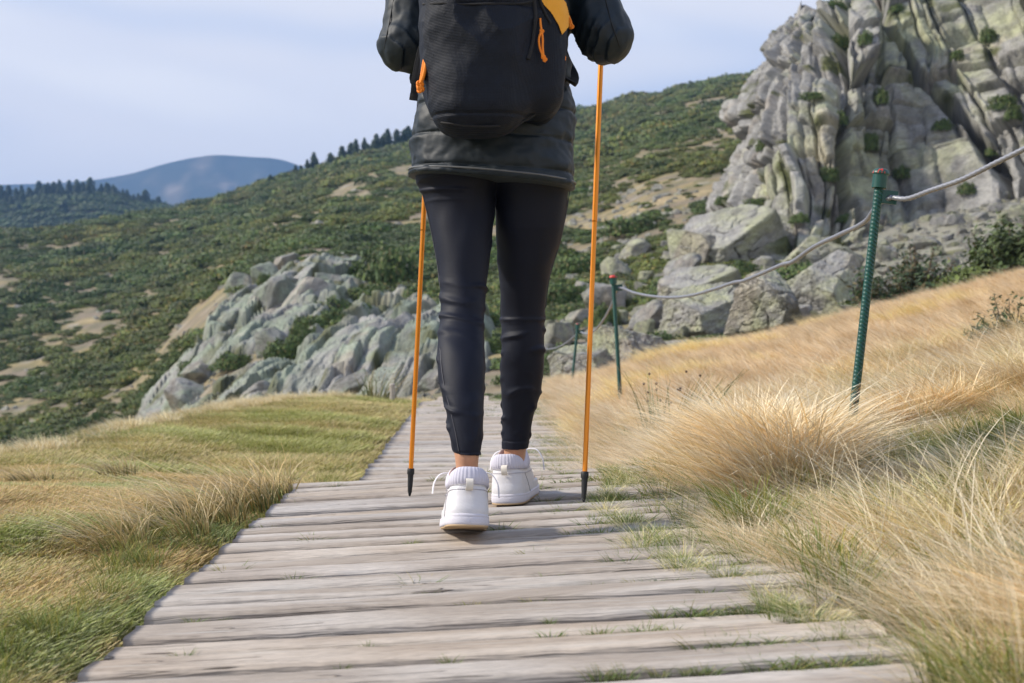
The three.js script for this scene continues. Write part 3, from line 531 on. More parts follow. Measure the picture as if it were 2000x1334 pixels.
function pine(k, pos, h, label, group) {
  let o; if (protoPine[k]) { o = protoPine[k].clone(); o.name = numbered('pine_tree'); scene.add(o); }
  else { o = thing('pine_tree', label, 'tree'); mesh('crown', PINES[k][0], leafMat, o); mesh('trunk', PINES[k][1], barkMat, o); protoPine[k] = o; }
  o.position.copy(pos); o.scale.setScalar(h); o.rotation.y = pos.x * 3.7; delete o.userData.group; tag(o, label, 'tree', group); return o;
}
{
  const r = rng(61);
  const skyline = (px) => { let best = null, by = 1e9; for (let d = 120; d < 420; d *= 1.01) { const x = (px - VX) / F * d, y = groundY(x, -d), py = VY + (EYE - y) * F / d; if (py < by) { by = py; best = d; } } return best; };
  const put = (px, hpx, k, label, group, back = 0) => { const d = skyline(px) + back, x = (px - VX) / F * d, y = groundY(x, -d); pine(k, V(x, y - 0.3, -d), hpx * d / F, label, group); };
  const G = 'pines along the hillside skyline left of the hiker', L = 'small dark pine on the hillside skyline left of the hiker';
  const CL = (px) => px < 612 ? ', in the lowest cluster' : px < 660 ? ', between the two clusters' : px < 710 ? ', in the middle cluster' : px < 760 ? ', in the upper cluster' : ', next to the jacket';
  [[513, 12], [528, 26], [534, 18], [564, 20], [577, 30], [588, 26], [600, 34], [608, 26], [613, 44], [618, 30], [640, 16], [645, 34], [652, 18], [668, 40], [676, 26], [686, 42], [695, 46], [702, 26], [712, 44], [718, 32], [728, 34], [735, 46], [744, 36], [752, 44], [757, 50], [775, 46], [780, 30], [790, 44], [797, 48], [803, 40], [1205, 22]].forEach(([px, h], i) => px === 1205 ? put(px, h, 3, 'lone small tree on the skyline right of the right trekking pole') : px === 513 || px === 528 ? put(px, h, 3, px === 513 ? 'lowest tiny pine at the left end of the skyline row' : 'second pine from the left end of the skyline row') : put(px, h, i % 4, L + CL(px), G + CL(px), (i % 3) * 2));
  put(460, 12, 3, 'single dark bush on the skyline below the blue mountain');
  const G2 = 'pines on the wooded ridge at the left', L2 = 'dark pine on the wooded ridge before the blue mountain';
  for (let i = 0; i < 120; i++) { const px = -60 + 380 * r(), v = 1 - 0.42 * r() * r() * (px < 200 ? 1 : 0.3); const p = ridgePoint(px, v); p.y -= 0.5; pine(i % 4, p, (16 + 22 * r() * r() + 8 * r()) * -p.z / F, L2, G2); }
  [[42, 40], [76, 44], [105, 40], [116, 44], [135, 46], [150, 44], [176, 46], [248, 36], [262, 24], [276, 28], [314, 24], [324, 16]].forEach(([px, h], i) => { const p = ridgePoint(px, 0.99); p.y -= 0.4; pine([0, 1, 3, 0][i % 4], p, h * -p.z / F * 0.95, L2, G2); });
  // the scrub of that ridge
  const N = 700, im = new THREE.InstancedMesh(SHRUBS[0], leafMat, N), M = new THREE.Matrix4(); for (let i = 0; i < N; i++) { const p = ridgePoint(-60 + 460 * r(), 0.35 + 0.65 * r()), s = 2.5 + 3.5 * r(); M.makeScale(s * 1.3, s * (0.7 + 0.6 * r()), s).setPosition(p.x, p.y - 0.3, p.z); im.setMatrixAt(i, M); const g = 0.6 + 0.5 * r(); im.setColorAt(i, lin(g, g, g)); }
  im.name = 'ridge_scrub'; shade(im); scene.add(im); tag(im, 'dark scrub covering the wooded ridge at the left', 'scrub', null, 'stuff');
}
// nearer bushes at the right
function sprigBush(name, label, pos, w, h, n, seed, o = {}) { // stems that carry short needle sprays
  const r = rng(seed), t = thing(name, label, 'bush', pos), stems = [], place = [];
  for (let i = 0; i < n; i++) {
    const a = r() * 6.28, e = (o.low ?? 0.25) + r() * 1.1, L = (0.55 + 0.45 * r()), R = Math.cos(e) * L * w * 0.5, H = Math.sin(e) * L * h, b = V(Math.cos(a) * R * 0.15, 0, Math.sin(a) * R * 0.15), m = V(Math.cos(a) * R * 0.6, H * 0.5, Math.sin(a) * R * 0.6), q = V(Math.cos(a) * R, H, Math.sin(a) * R);
    if (i % (o.few ?? 3) === 0) stems.push(tube([b, m, q], (tt) => 0.012 * w * (1 - 0.8 * tt), 6, 5));
    const c = new THREE.CatmullRomCurve3([b, m, q]); const k = o.per ?? 40;
    for (let s = 0; s < k; s++) { const tt = 0.3 + 0.75 * r(), p = c.getPoint(Math.min(1, tt)), f = (o.fuzz ?? 0.1) * w * (0.4 + r()); place.push([p.x + (r() - 0.5) * f, p.y + (r() - 0.5) * f * 0.7, p.z + (r() - 0.5) * f, q.x, H + 0.2, q.z]); }
  }
  let k = 0; mesh('foliage', leafFaces(place.length, seed + 1, () => place[k++], o.leaf ?? 0.018, o.cols ?? GREENS, 2.4), leafMat, t); mesh('stems', mergeGeometries(stems), barkMat, t); return t;
}
{
  const dark = (r) => { const k = 0.6 + 0.8 * r(); return r() < 0.2 ? [0.16 * k, 0.13 * k, 0.06 * k] : [0.045 * k, 0.085 * k, 0.028 * k]; };
  const d1 = 13.6, p1 = W(1985, 565, d1); sprigBush('round_bush', 'big dense dark green bush at the right edge above the dry meadow', p1, 230 * d1 / F, 150 * d1 / F, 170, 5, { per: 60, fuzz: 0.14, leaf: 0.016, cols: (r) => { const k = 0.7 + 0.7 * r(); return [0.07 * k, 0.105 * k, 0.026 * k]; } });
  const d2 = 13.2, p2 = W(1790, 602, d2); sprigBush('scrub_pine', 'loose dark green dwarf pine behind the near fence post at the meadow edge', p2, 210 * d2 / F, 130 * d2 / F, 60, 9, { per: 46, fuzz: 0.16, leaf: 0.013, cols: dark, few: 1 });
  const d3 = 13.0, p3 = W(1700, 622, d3); sprigBush('scrub_pine', 'smaller dwarf pine just left of the near fence post at the meadow edge', p3, 130 * d3 / F, 110 * d3 / F, 36, 12, { per: 40, fuzz: 0.16, leaf: 0.013, cols: dark, few: 1 });
  const d5 = 12.9, p5 = W(1880, 585, d5); sprigBush('green_bush', 'low bright green bush between the dwarf pine and the big dense bush', p5, 170 * d5 / F, 66 * d5 / F, 60, 19, { per: 40, fuzz: 0.2, leaf: 0.014, cols: (r) => { const k = 0.7 + 0.8 * r(); return [0.12 * k, 0.16 * k, 0.035 * k]; } });
  const d4 = 6.0, p4 = W(1975, 690, d4); p4.y = groundY(p4.x, p4.z); sprigBush('young_juniper', 'young juniper with spiky branches in the dry grass at the right edge', p4, 200 * d4 / F, 120 * d4 / F, 34, 15, { per: 60, fuzz: 0.12, leaf: 0.005, low: 0.05, cols: dark, few: 1 });
}

// ------------------------------------------------------------------ boardwalk of weathered planks
const woodTex = (() => {
  const grain = (u, v) => { const w = 0.6 * tnoise(u, v, 5, 7, 3), g = tnoise(u, v + 0.02 * w, 12, 80, 1) * 0.6 + tnoise(u, v, 30, 200, 4) * 0.5; return [w, g]; };
  const crack = (u, v) => { const c = Math.abs(tnoise(u, v, 5, 26, 9) + 0.25 * tnoise(u, v, 20, 60, 2)); return (1 - sstep(0.0, 0.035, c)) * sstep(0.05, 0.35, tnoise(u, v, 6, 9, 12)); };
  const col = texture(1024, 1024, (u, v) => {
    const [w, g] = grain(u, v), k = crack(u, v), big = tnoise(u, v, 4, 6, 21);
    let c = mixc([0.37, 0.318, 0.27], [0.485, 0.44, 0.395], sstep(-0.3, 0.3, big + 0.3 * w));
    const m = 1 + 0.20 * g + 0.20 * tnoise(u, v, 60, 90, 41) + 0.12 * tnoise(u, v, 160, 240, 43); c = [c[0] * m, c[1] * m, c[2] * m]; c = mixc(c, [0.09, 0.07, 0.055], 0.85 * k);
    const pale = sstep(0.22, 0.5, tnoise(u, v, 9, 30, 31)); c = mixc(c, [0.50, 0.48, 0.45], 0.45 * pale);
    return c.map((x) => Math.pow(clamp(x), 1 / 2.2));
  }, true);
  const bump = texture(1024, 1024, (u, v) => { const [w, g] = grain(u, v); return 0.6 + 0.38 * g - 0.55 * crack(u, v); });
  return { col, bump };
})();
const plankMats = [[1, 1, 1], [0.93, 0.92, 0.90], [1.08, 1.06, 1.02], [0.98, 0.93, 0.86], [0.90, 0.92, 0.95]].map((c, i) => { const m = std({ color: lin(...c), map: woodTex.col, bumpMap: woodTex.bump, bumpScale: 0.005, roughness: 0.9 }); m.name = 'weathered_wood'; return m; });
const mossMat = new THREE.MeshPhysicalMaterial({ vertexColors: true, roughness: 0.85, transmission: 0.35, thickness: 0 }); mossMat.name = 'grass_blades';
function plankGeo(seed, x0, x1, w, th, nx, detail) { // along x, with worn edges; top at y = 0
  const r = rng(seed), ring = [[-1, -th], [-1, -0.018], [-0.975, -0.009], [-0.91, -0.003], [-0.7, 0], [-0.35, 0], [0, 0], [0.35, 0], [0.7, 0], [0.91, -0.003], [0.975, -0.009], [1, -0.018], [1, -th]], R = detail ? ring : ring.filter((_, i) => [0, 1, 3, 6, 9, 11, 12].includes(i));
  const off = [r() * 0.9, r() * 7], bow = (r() - 0.5) * 0.006, cup = (r() - 0.3) * 0.004;
  const pos = [], uv = [], idx = [], m = R.length;
  for (let i = 0; i <= nx; i++) for (let k = 0; k < m; k++) {
    const t = i / nx, s = R[k][0], y = R[k][1];
    let x = lerp(x0, x1, t); if (i === 0) x += 0.004 * noise(s * 3, seed); if (i === nx) x += 0.006 * noise(s * 3, seed + 5);
    const e = Math.abs(s) > 0.9 ? 0.005 * fbm(x * 6, s * 2 + seed, 0, 3) + 0.003 * fbm(x * 30, s + seed, 0, 2) : 0;
    const top = y > -0.02 ? 0.004 * fbm(x * 2, s * 0.8 + seed, 2, 3) + 0.0016 * fbm(x * 22, s * 3 + seed, 4, 2) + cup * s * s + bow * (2 * t - 1) ** 2 - (Math.abs(s) > 0.9 ? 0.004 * Math.max(0, fbm(x * 14, s * 2 + seed, 5, 2)) : 0) : 0;
    pos.push(x, y + top, s * w / 2 + e); uv.push((x + off[0]) * 0.62, (s * w / 2 + (Math.abs(s) > 0.95 ? y : 0)) * 2.3 + off[1]);
  }
  for (let i = 0; i < nx; i++) for (let k = 0; k < m - 1; k++) { const a = i * m + k, b = a + m; idx.push(a, a + 1, b, b, a + 1, b + 1); }
  for (const i of [0, nx]) for (let k = 1; k < m - 1; k++) { const a = i * m; i ? idx.push(a, a + k + 1, a + k) : idx.push(a, a + k, a + k + 1); }
  for (let i = 0; i < idx.length; i += 3) { const t = idx[i + 1]; idx[i + 1] = idx[i + 2]; idx[i + 2] = t; }
  return geom(pos, idx, null, uv);
}
const gaps = [];                                          // where plants can grow between planks
{
  const bw = new THREE.Group(); bw.name = 'boardwalk'; bw.userData.kind = 'structure'; bw.userData.label = 'weathered grey plank boardwalk stepping down ahead of the hiker'; scene.add(bw);
  const r = rng(99); let z = 0.5, i = 0;
  while (z > -3.74) {
    const w = 0.066 + 0.022 * r() + (r() < 0.12 ? 0.025 : 0), g = 0.020 + 0.012 * r(), l = 0.571 + 0.014 * (r() - 0.5) + (r() < 0.1 ? 0.02 : 0), q = 0.565 + 0.03 * (r() - 0.5);
    const m = mesh('plank', plankGeo(i * 3 + 1, -l, q, w, 0.060, 64, true), plankMats[Math.floor(r() * 5)], bw);
    m.position.set(0, (r() - 0.5) * 0.010, z - w / 2); m.rotation.set((r() - 0.5) * 0.02, (r() - 0.5) * 0.018, SLOPE + (r() - 0.5) * 0.004);
    z -= w + g; gaps.push([z + g / 2, 0, SLOPE]); i++;
  }
  mesh('end_board', plankGeo(500, -0.56, 0.59, 0.04, 0.2, 30, true), plankMats[3], bw).position.set(0, -0.02, -3.70); bw.children[bw.children.length - 1].rotation.z = SLOPE;
  z = -3.82; const far = [1, 2, 3, 4, 5, 6, 7, 8].map((s) => plankGeo(s * 11 + 700, -0.56, 0.60, 0.082, 0.055, 26, false));
  while (z > -12.6) {
    const y = -0.235 - 0.5 * Math.max(0, -z - 10.6) * 0.12, g = 0.016 + 0.012 * r(), k = Math.floor(r() * 8), m = mesh('plank', far[k], plankMats[Math.floor(r() * 5)], bw);
    m.position.set((r() - 0.5) * 0.02, y + (r() - 0.5) * 0.008, z - 0.041); m.rotation.set(0, (r() - 0.5) * 0.03, 0.018 + (r() - 0.5) * 0.01); z -= 0.082 + g; gaps.push([z + g / 2, y, 0.018]);
  }
  for (const x of [-0.42, 0.0, 0.45]) for (const [z0, z1, y, s] of [[0.5, -3.66, -0.066, SLOPE], [-3.9, -12.4, -0.296, 0.018]]) { // bearers underneath
    const b = mesh('bearer', new RoundedBoxGeometry(0.09, 0.07, z0 - z1, 2, 0.008), plankMats[3], bw); b.position.set(x, y - 0.037 + s * x, (z0 + z1) / 2);
  }
}
const deckY = (x, z) => z > -3.76 ? SLOPE * x : -0.235 + 0.018 * x;

// ------------------------------------------------------------------ the hiker
const rowsOf = (list) => table(list.map(([py, l, r, d, k = 1.08, back = 0]) => { const a = W(l, py, d), b = W(r, py, d); return [a.y, (a.x + b.x) / 2, -d + back, (b.x - a.x) / 2, (b.x - a.x) / 2 * k]; }).sort((p, q) => p[0] - q[0]));
const LEGL = rowsOf([[925, 887, 937, 2.635, 1.1], [905, 886, 938, 2.635, 1.1], [885, 883, 940, 2.635, 1.12], [820, 875, 943, 2.66, 1.12, 0.008], [760, 862, 945, 2.70, 1.1, 0.014], [690, 855, 947, 2.75, 1.1, 0.014], [620, 860, 945, 2.81, 1.08], [550, 858, 950, 2.85, 1.12], [500, 851, 957, 2.872, 1.1], [450, 841, 963, 2.895, 1.08], [400, 830, 966, 2.912, 1.06], [340, 814, 967, 2.92, 1.06, 0.012], [280, 812, 968, 2.92, 1.1, 0.02], [200, 815, 968, 2.92, 1.0]]);
const LEGR = rowsOf([[925, 982, 1026, 3.125, 1.2], [900, 982, 1028, 3.12, 1.2], [880, 981, 1031, 3.115, 1.2], [820, 981, 1040, 3.10, 1.15, 0.008], [760, 978, 1056, 3.08, 1.12, 0.014], [690, 979, 1063, 3.05, 1.12, 0.014], [620, 979, 1064, 3.03, 1.1], [550, 975, 1071, 3.005, 1.12], [500, 972, 1085, 2.985, 1.1], [450, 969, 1100, 2.965, 1.08], [385, 966, 1109, 2.95, 1.06], [340, 964, 1117, 2.94, 1.06, 0.012], [280, 962, 1119, 2.94, 1.1, 0.02], [200, 962, 1118, 2.94, 1.0]]);
const legD = (T, x, y, z, grow) => { const [cx, cz, rx, rz] = T(y); return (Math.hypot((x - cx) / (rx + grow), (z - cz) / (rz + grow)) - 1) * Math.min(rx, rz); };
const SH = { L: W(822, -118, 2.93), R: W(1112, -118, 2.93) }, EL = { L: W(794, 84, 2.86), R: W(1181, 70, 2.86) }, WR = { L: W(843, 42, 3.10), R: W(1181, 34, 3.06) };
const TORSO = rowsOf([[420, 806, 1118, 2.905, 0.76], [345, 800, 1123, 2.90, 0.78], [300, 803, 1120, 2.90, 0.78], [255, 806, 1120, 2.90, 0.76], [200, 816, 1121, 2.905, 0.72], [140, 822, 1112, 2.91, 0.70], [60, 820, 1112, 2.91, 0.70], [0, 814, 1118, 2.91, 0.70], [-80, 806, 1126, 2.915, 0.68], [-120, 830, 1102, 2.92, 0.7], [-150, 900, 1030, 2.93, 0.95], [-170, 925, 1005, 2.93, 1.0]]);
const torsoD = (x, y, z, g) => { const [cx, cz, rx, rz] = TORSO(y); const a = Math.abs((x - cx) / (rx + g)), b = Math.abs((z - cz) / (rz + g)); return (Math.pow(Math.pow(a, 2.4) + Math.pow(b, 2.4), 1 / 2.4) - 1) * Math.min(rx, rz); };
const NECK = W(965, -175, 2.93), HEAD = V(NECK.x, 1.605, -2.955);
const polePts = { L: [W(800, 969, 3.300), W(848, 12, 3.26)], R: [W(1140, 981, 3.025), W(1178, 4, 3.22)] };
const gripAt = (s) => polePts[s][1].clone().lerp(polePts[s][0], 0.05);
const hiker = thing('person', 'hiker seen from behind in black jacket and leggings walking with two trekking poles', 'person', V(0, 0, 0));
const skinMat = new THREE.MeshPhysicalMaterial({ color: lin(0.50, 0.27, 0.17), roughness: 0.5, sheen: 0.2, sheenColor: lin(0.6, 0.4, 0.3), sheenRoughness: 0.6 }); skinMat.name = 'skin';
const handField = (side) => { // a fist closed round a pole along local y; the forearm arrives from +z
  const s = side, ch = [];
  [0.030, 0.010, -0.010, -0.029].forEach((y, i) => { const r = [0.0088, 0.0092, 0.0088, 0.0078][i], k = [1, 1.06, 1, 0.86][i]; ch.push([[s * 0.031, y, 0.006], [s * 0.031, y, -0.022], r * 1.1, r], [[s * 0.031, y, -0.022], [s * 0.006, y - 0.002, -0.031 * k], r, r * 0.96], [[s * 0.006, y - 0.002, -0.031 * k], [-s * 0.021, y - 0.003, -0.022], r * 0.96, r * 0.9], [[-s * 0.021, y - 0.003, -0.022], [-s * 0.024, y - 0.003, -0.002], r * 0.9, r * 0.8]); });
  const palm = [[[s * 0.030, 0.020, 0.008], [s * 0.020, 0.012, 0.072], 0.015, 0.020], [[s * 0.030, -0.020, 0.008], [s * 0.020, -0.008, 0.072], 0.0145, 0.019], [[s * 0.020, 0, 0.07], [s * 0.016, 0, 0.11], 0.024, 0.026]];
  const thumb = [[[s * 0.016, 0.020, 0.045], [-s * 0.010, 0.042, 0.026], 0.013, 0.0105], [[-s * 0.010, 0.042, 0.026], [-s * 0.026, 0.046, 0.000], 0.0105, 0.0095], [[-s * 0.026, 0.046, 0.0], [-s * 0.023, 0.044, -0.022], 0.0095, 0.0075]];
  const P = (a) => ({ x: a[0], y: a[1], z: a[2] }), C = [...ch, ...palm, ...thumb].map(([a, b, r0, r1], i) => [P(a), P(b), r0, r1]);
  return (x, y, z) => { let fingers = 9, pal = 9, th = 9; C.forEach(([a, b, r0, r1], i) => { const d = capsule(x, y, z, a, b, r0, r1); if (i < 16) fingers = Math.min(fingers, i % 4 ? d : d); else if (i < 19) pal = smin(pal, d, 0.012); else th = smin(th, d, 0.006); }); return smin(smin(fingers, pal, 0.008), th, 0.008); };
};
{
  const footL = [W(914, 975, 2.635), W(900, 1012, 2.78)], footR = [V(0.066, 0.055, -3.11), V(0.115, 0.035, -3.27)];
  const body = (x, y, z) => {
    let d = 9;
    if (y < 0.98) { const a = legD(LEGL, x, y, z, -0.004), b = legD(LEGR, x, y, z, -0.004), cut = 0.095 - y; d = smin(Math.max(a, 0.11 - y), Math.max(b, 0.075 - y), 0.012); if (y > 0.82) d = smin(d, Math.max(torsoD(x, y, z, -0.045), 0.87 - y), 0.03); }
    else d = Math.max(torsoD(x, y, z, -0.03), y - 1.43);
    if (y < 0.25) { d = smin(d, capsule(x, y, z, footL[0], footL[1], 0.034, 0.026), 0.03); d = smin(d, capsule(x, y, z, footR[0], footR[1], 0.034, 0.026), 0.03); }
    if (y > 1.0) {
      for (const s of ['L', 'R']) { d = smin(d, capsule(x, y, z, SH[s], EL[s], 0.046, 0.040), 0.03); d = smin(d, capsule(x, y, z, EL[s], WR[s], 0.040, 0.026), 0.015); }
      d = smin(d, capsule(x, y, z, { x: NECK.x, y: 1.40, z: -2.93 }, { x: HEAD.x, y: 1.53, z: -2.945 }, 0.056, 0.052), 0.04);
      const hx = (x - HEAD.x) / 0.074, hy = (y - HEAD.y) / 0.112, hz = (z - HEAD.z) / 0.094; let h = (Math.hypot(hx, hy, hz) - 1) * 0.075;
      h = smin(h, capsule(x, y, z, { x: HEAD.x, y: 1.525, z: -3.00 }, { x: HEAD.x, y: 1.535, z: -3.02 }, 0.040, 0.030), 0.04);          // jaw and chin
      h = smin(h, capsule(x, y, z, { x: HEAD.x, y: 1.62, z: -3.045 }, { x: HEAD.x, y: 1.583, z: -3.064 }, 0.009, 0.014), 0.012);      // nose
      h = smin(h, capsule(x, y, z, { x: HEAD.x - 0.022, y: 1.553, z: -3.036 }, { x: HEAD.x + 0.022, y: 1.553, z: -3.036 }, 0.008, 0.008), 0.01); // lips
      for (const s of [-1, 1]) { h = Math.max(h, -(Math.hypot(x - HEAD.x - s * 0.031, y - 1.617, z + 3.055) - 0.017)); h = Math.min(h, Math.hypot(x - HEAD.x - s * 0.031, y - 1.616, z + 3.033) - 0.0125); h = smin(h, capsule(x, y, z, { x: HEAD.x + s * 0.076, y: 1.625, z: -2.955 }, { x: HEAD.x + s * 0.074, y: 1.58, z: -2.965 }, 0.013, 0.009), 0.008); }
      d = smin(d, h, 0.02);
    }
    return d;
  };
  const parts = [netMesh(body, [-0.34, 0.0, -3.36], [0.42, 1.74, -2.50], 0.0095)];
  for (const s of ['L', 'R']) { // hands, each on a finer grid
    const g = netMesh(handField(s === 'L' ? -1 : 1), [-0.055, -0.05, -0.05], [0.055, 0.07, 0.14], 0.003);
    const up = polePts[s][1].clone().sub(polePts[s][0]).normalize(), back = WR[s].clone().sub(gripAt(s)); back.addScaledVector(up, -back.dot(up)).normalize();
    const m = new THREE.Matrix4().makeBasis(up.clone().cross(back), up, back).setPosition(gripAt(s)); g.applyMatrix4(m); parts.push(g);
  }
  mesh('body', mergeGeometries(parts), skinMat, hiker);
  // hair: a cap with a low ponytail
  const hairD = (x, y, z) => { let d = (Math.hypot((x - HEAD.x) / 0.082, (y - HEAD.y - 0.012) / 0.116, (z - HEAD.z - 0.008) / 0.100) - 1) * 0.082; d = Math.max(d, (-z - 3.0) + (1.64 - y) * 0.5, 1.53 - y); d = smin(d, capsule(x, y, z, { x: HEAD.x, y: 1.60, z: -2.85 }, { x: HEAD.x + 0.005, y: 1.44, z: -2.83 }, 0.030, 0.018), 0.03); return d + 0.004 * noise(x * 60, y * 8, z * 60); };
  mesh('hair', netMesh(hairD, [-0.10, 1.40, -3.12], [0.15, 1.76, -2.77], 0.005), std({ color: lin(0.07, 0.04, 0.022), roughness: 0.6 }), hiker);
}
// leggings with their creases
const weave = texture(256, 256, (u, v, i, j) => 0.5 + 0.25 * Math.sin(i * Math.PI / 2) + 0.25 * Math.sin(j * Math.PI / 2) + 0.2 * tnoise(u, v, 40, 40));
weave.repeat.set(5, 5);
const crease = (ph) => Math.pow(0.5 + 0.5 * Math.sin(ph), 3);
const legWrinkle = (x, y, z, T, left) => {
  const [cx, cz] = T(y), a = Math.atan2(z - cz, x - cx), n = noise(x * 9, y * 12, z * 9 + (left ? 0 : 7)), n2 = noise(a * 0.9, y * 20, left ? 1 : 5);
  const py = VY + (EYE - y) / (left ? 2.82 : 3.03) * F; let w = 0;
  if (left) {
    w += 0.0050 * crease(y * 165 + 1.6 * Math.cos(a + 0.6) + 3.4 * n) * sstep(-0.25, 0.25, n2 + 0.25) * sstep(535, 560, py) * (1 - sstep(640, 665, py));
    w += 0.0046 * crease(y * 230 - 0.9 * Math.cos(a) + 2 * n) * sstep(355, 330, -py + 700) * sstep(0.0, 0.5, -Math.cos(a) + 0.5) * (1 - sstep(378, 395, py));
  } else {
    w += 0.0052 * crease(y * 150 - 0.8 * Math.cos(a) + 2.6 * n) * sstep(-0.2, 0.3, n2) * sstep(600, 640, py) * (1 - sstep(700, 730, py));
    w += 0.0026 * Math.exp(-(((py - 624) / 3.2) ** 2)) * 1.0;
  }
  w += 0.0052 * crease(y * 120 + (left ? 2.2 : -2.2) * Math.sin(a * 0.9 + 0.5) + 3 * n) * sstep(-0.15, 0.35, n2) * sstep(650, 720, py) * (1 - sstep(845, 870, py));
  w += 0.0026 * noise(x * 22, y * 14, z * 22) + 0.0022 * crease(y * 60 + 3 * Math.sin(a + (left ? 0 : 2)) + 5 * noise(x * 7, y * 6, z * 7 + 3)) * sstep(0, 0.4, noise(a * 0.8, y * 9, 11));
  if (py > 866) w += 0.0008; w -= 0.0012 * Math.exp(-(((py - 865) / 1.5) ** 2));
  return w;
};
{
  const hemL = W(911, 886, 2.635).y, hemR = W(1005, 878, 3.115).y;
  const f = (x, y, z) => {
    let a = legD(LEGL, x, y, z, 0), b = legD(LEGR, x, y, z, 0);
    if (a < 0.012 && a > -0.03) a -= legWrinkle(x, y, z, LEGL, true); if (b < 0.012 && b > -0.03) b -= legWrinkle(x, y, z, LEGR, false);
    a = Math.max(a, hemL - 0.10 * (x + 0.04) - y); b = Math.max(b, hemR + 0.06 * (x - 0.06) - y); let d = smin(a, b, 0.010); if (y > 0.76) d = smin(d, Math.max(torsoD(x, y, z, -0.03), 0.80 - y), 0.03); return Math.max(d, y - 1.0);
  };
  const lg = new THREE.MeshPhysicalMaterial({ color: lin(0.0065, 0.0085, 0.018), roughness: 0.6, specularIntensity: 0.45, sheen: 0.3, sheenColor: lin(0.08, 0.09, 0.17), sheenRoughness: 0.5, bumpMap: weave, bumpScale: 0.0002 }); lg.name = 'leggings_fabric';
  const o = mesh('leggings', netMesh(f, [-0.19, 0.14, -3.20], [0.25, 1.02, -2.55], 0.0038), lg, hiker);
  const line = (T, ang, pys, d) => pys.map(([py, da]) => { const y = W(0, py, d).y, [cx, cz, rx, rz] = T(y), a = ang + (da ?? 0); return V(cx + Math.cos(a) * (rx + 0.0008), y, cz + Math.sin(a) * (rz + 0.0008)); });
  const seamMat = std({ color: lin(0.05, 0.05, 0.06), roughness: 0.6 });
  mesh('seam', tube(line(LEGL, Math.PI * 0.93, [[335], [380], [430], [480], [520], [560, -0.08]], 2.88), 0.0011, 60, 6), seamMat, o);
  mesh('seam', tube(line(LEGR, 0.12, [[360], [420], [480], [540], [600]], 2.96), 0.0012, 60, 6), seamMat, o);
  mesh('seam', tube(line(LEGL, Math.PI * 0.80, [[680, 0.1], [720, 0.02], [760, -0.06], [800, -0.16], [840, -0.3], [872, -0.42]], 2.70), 0.0011, 50, 6), seamMat, o);
}
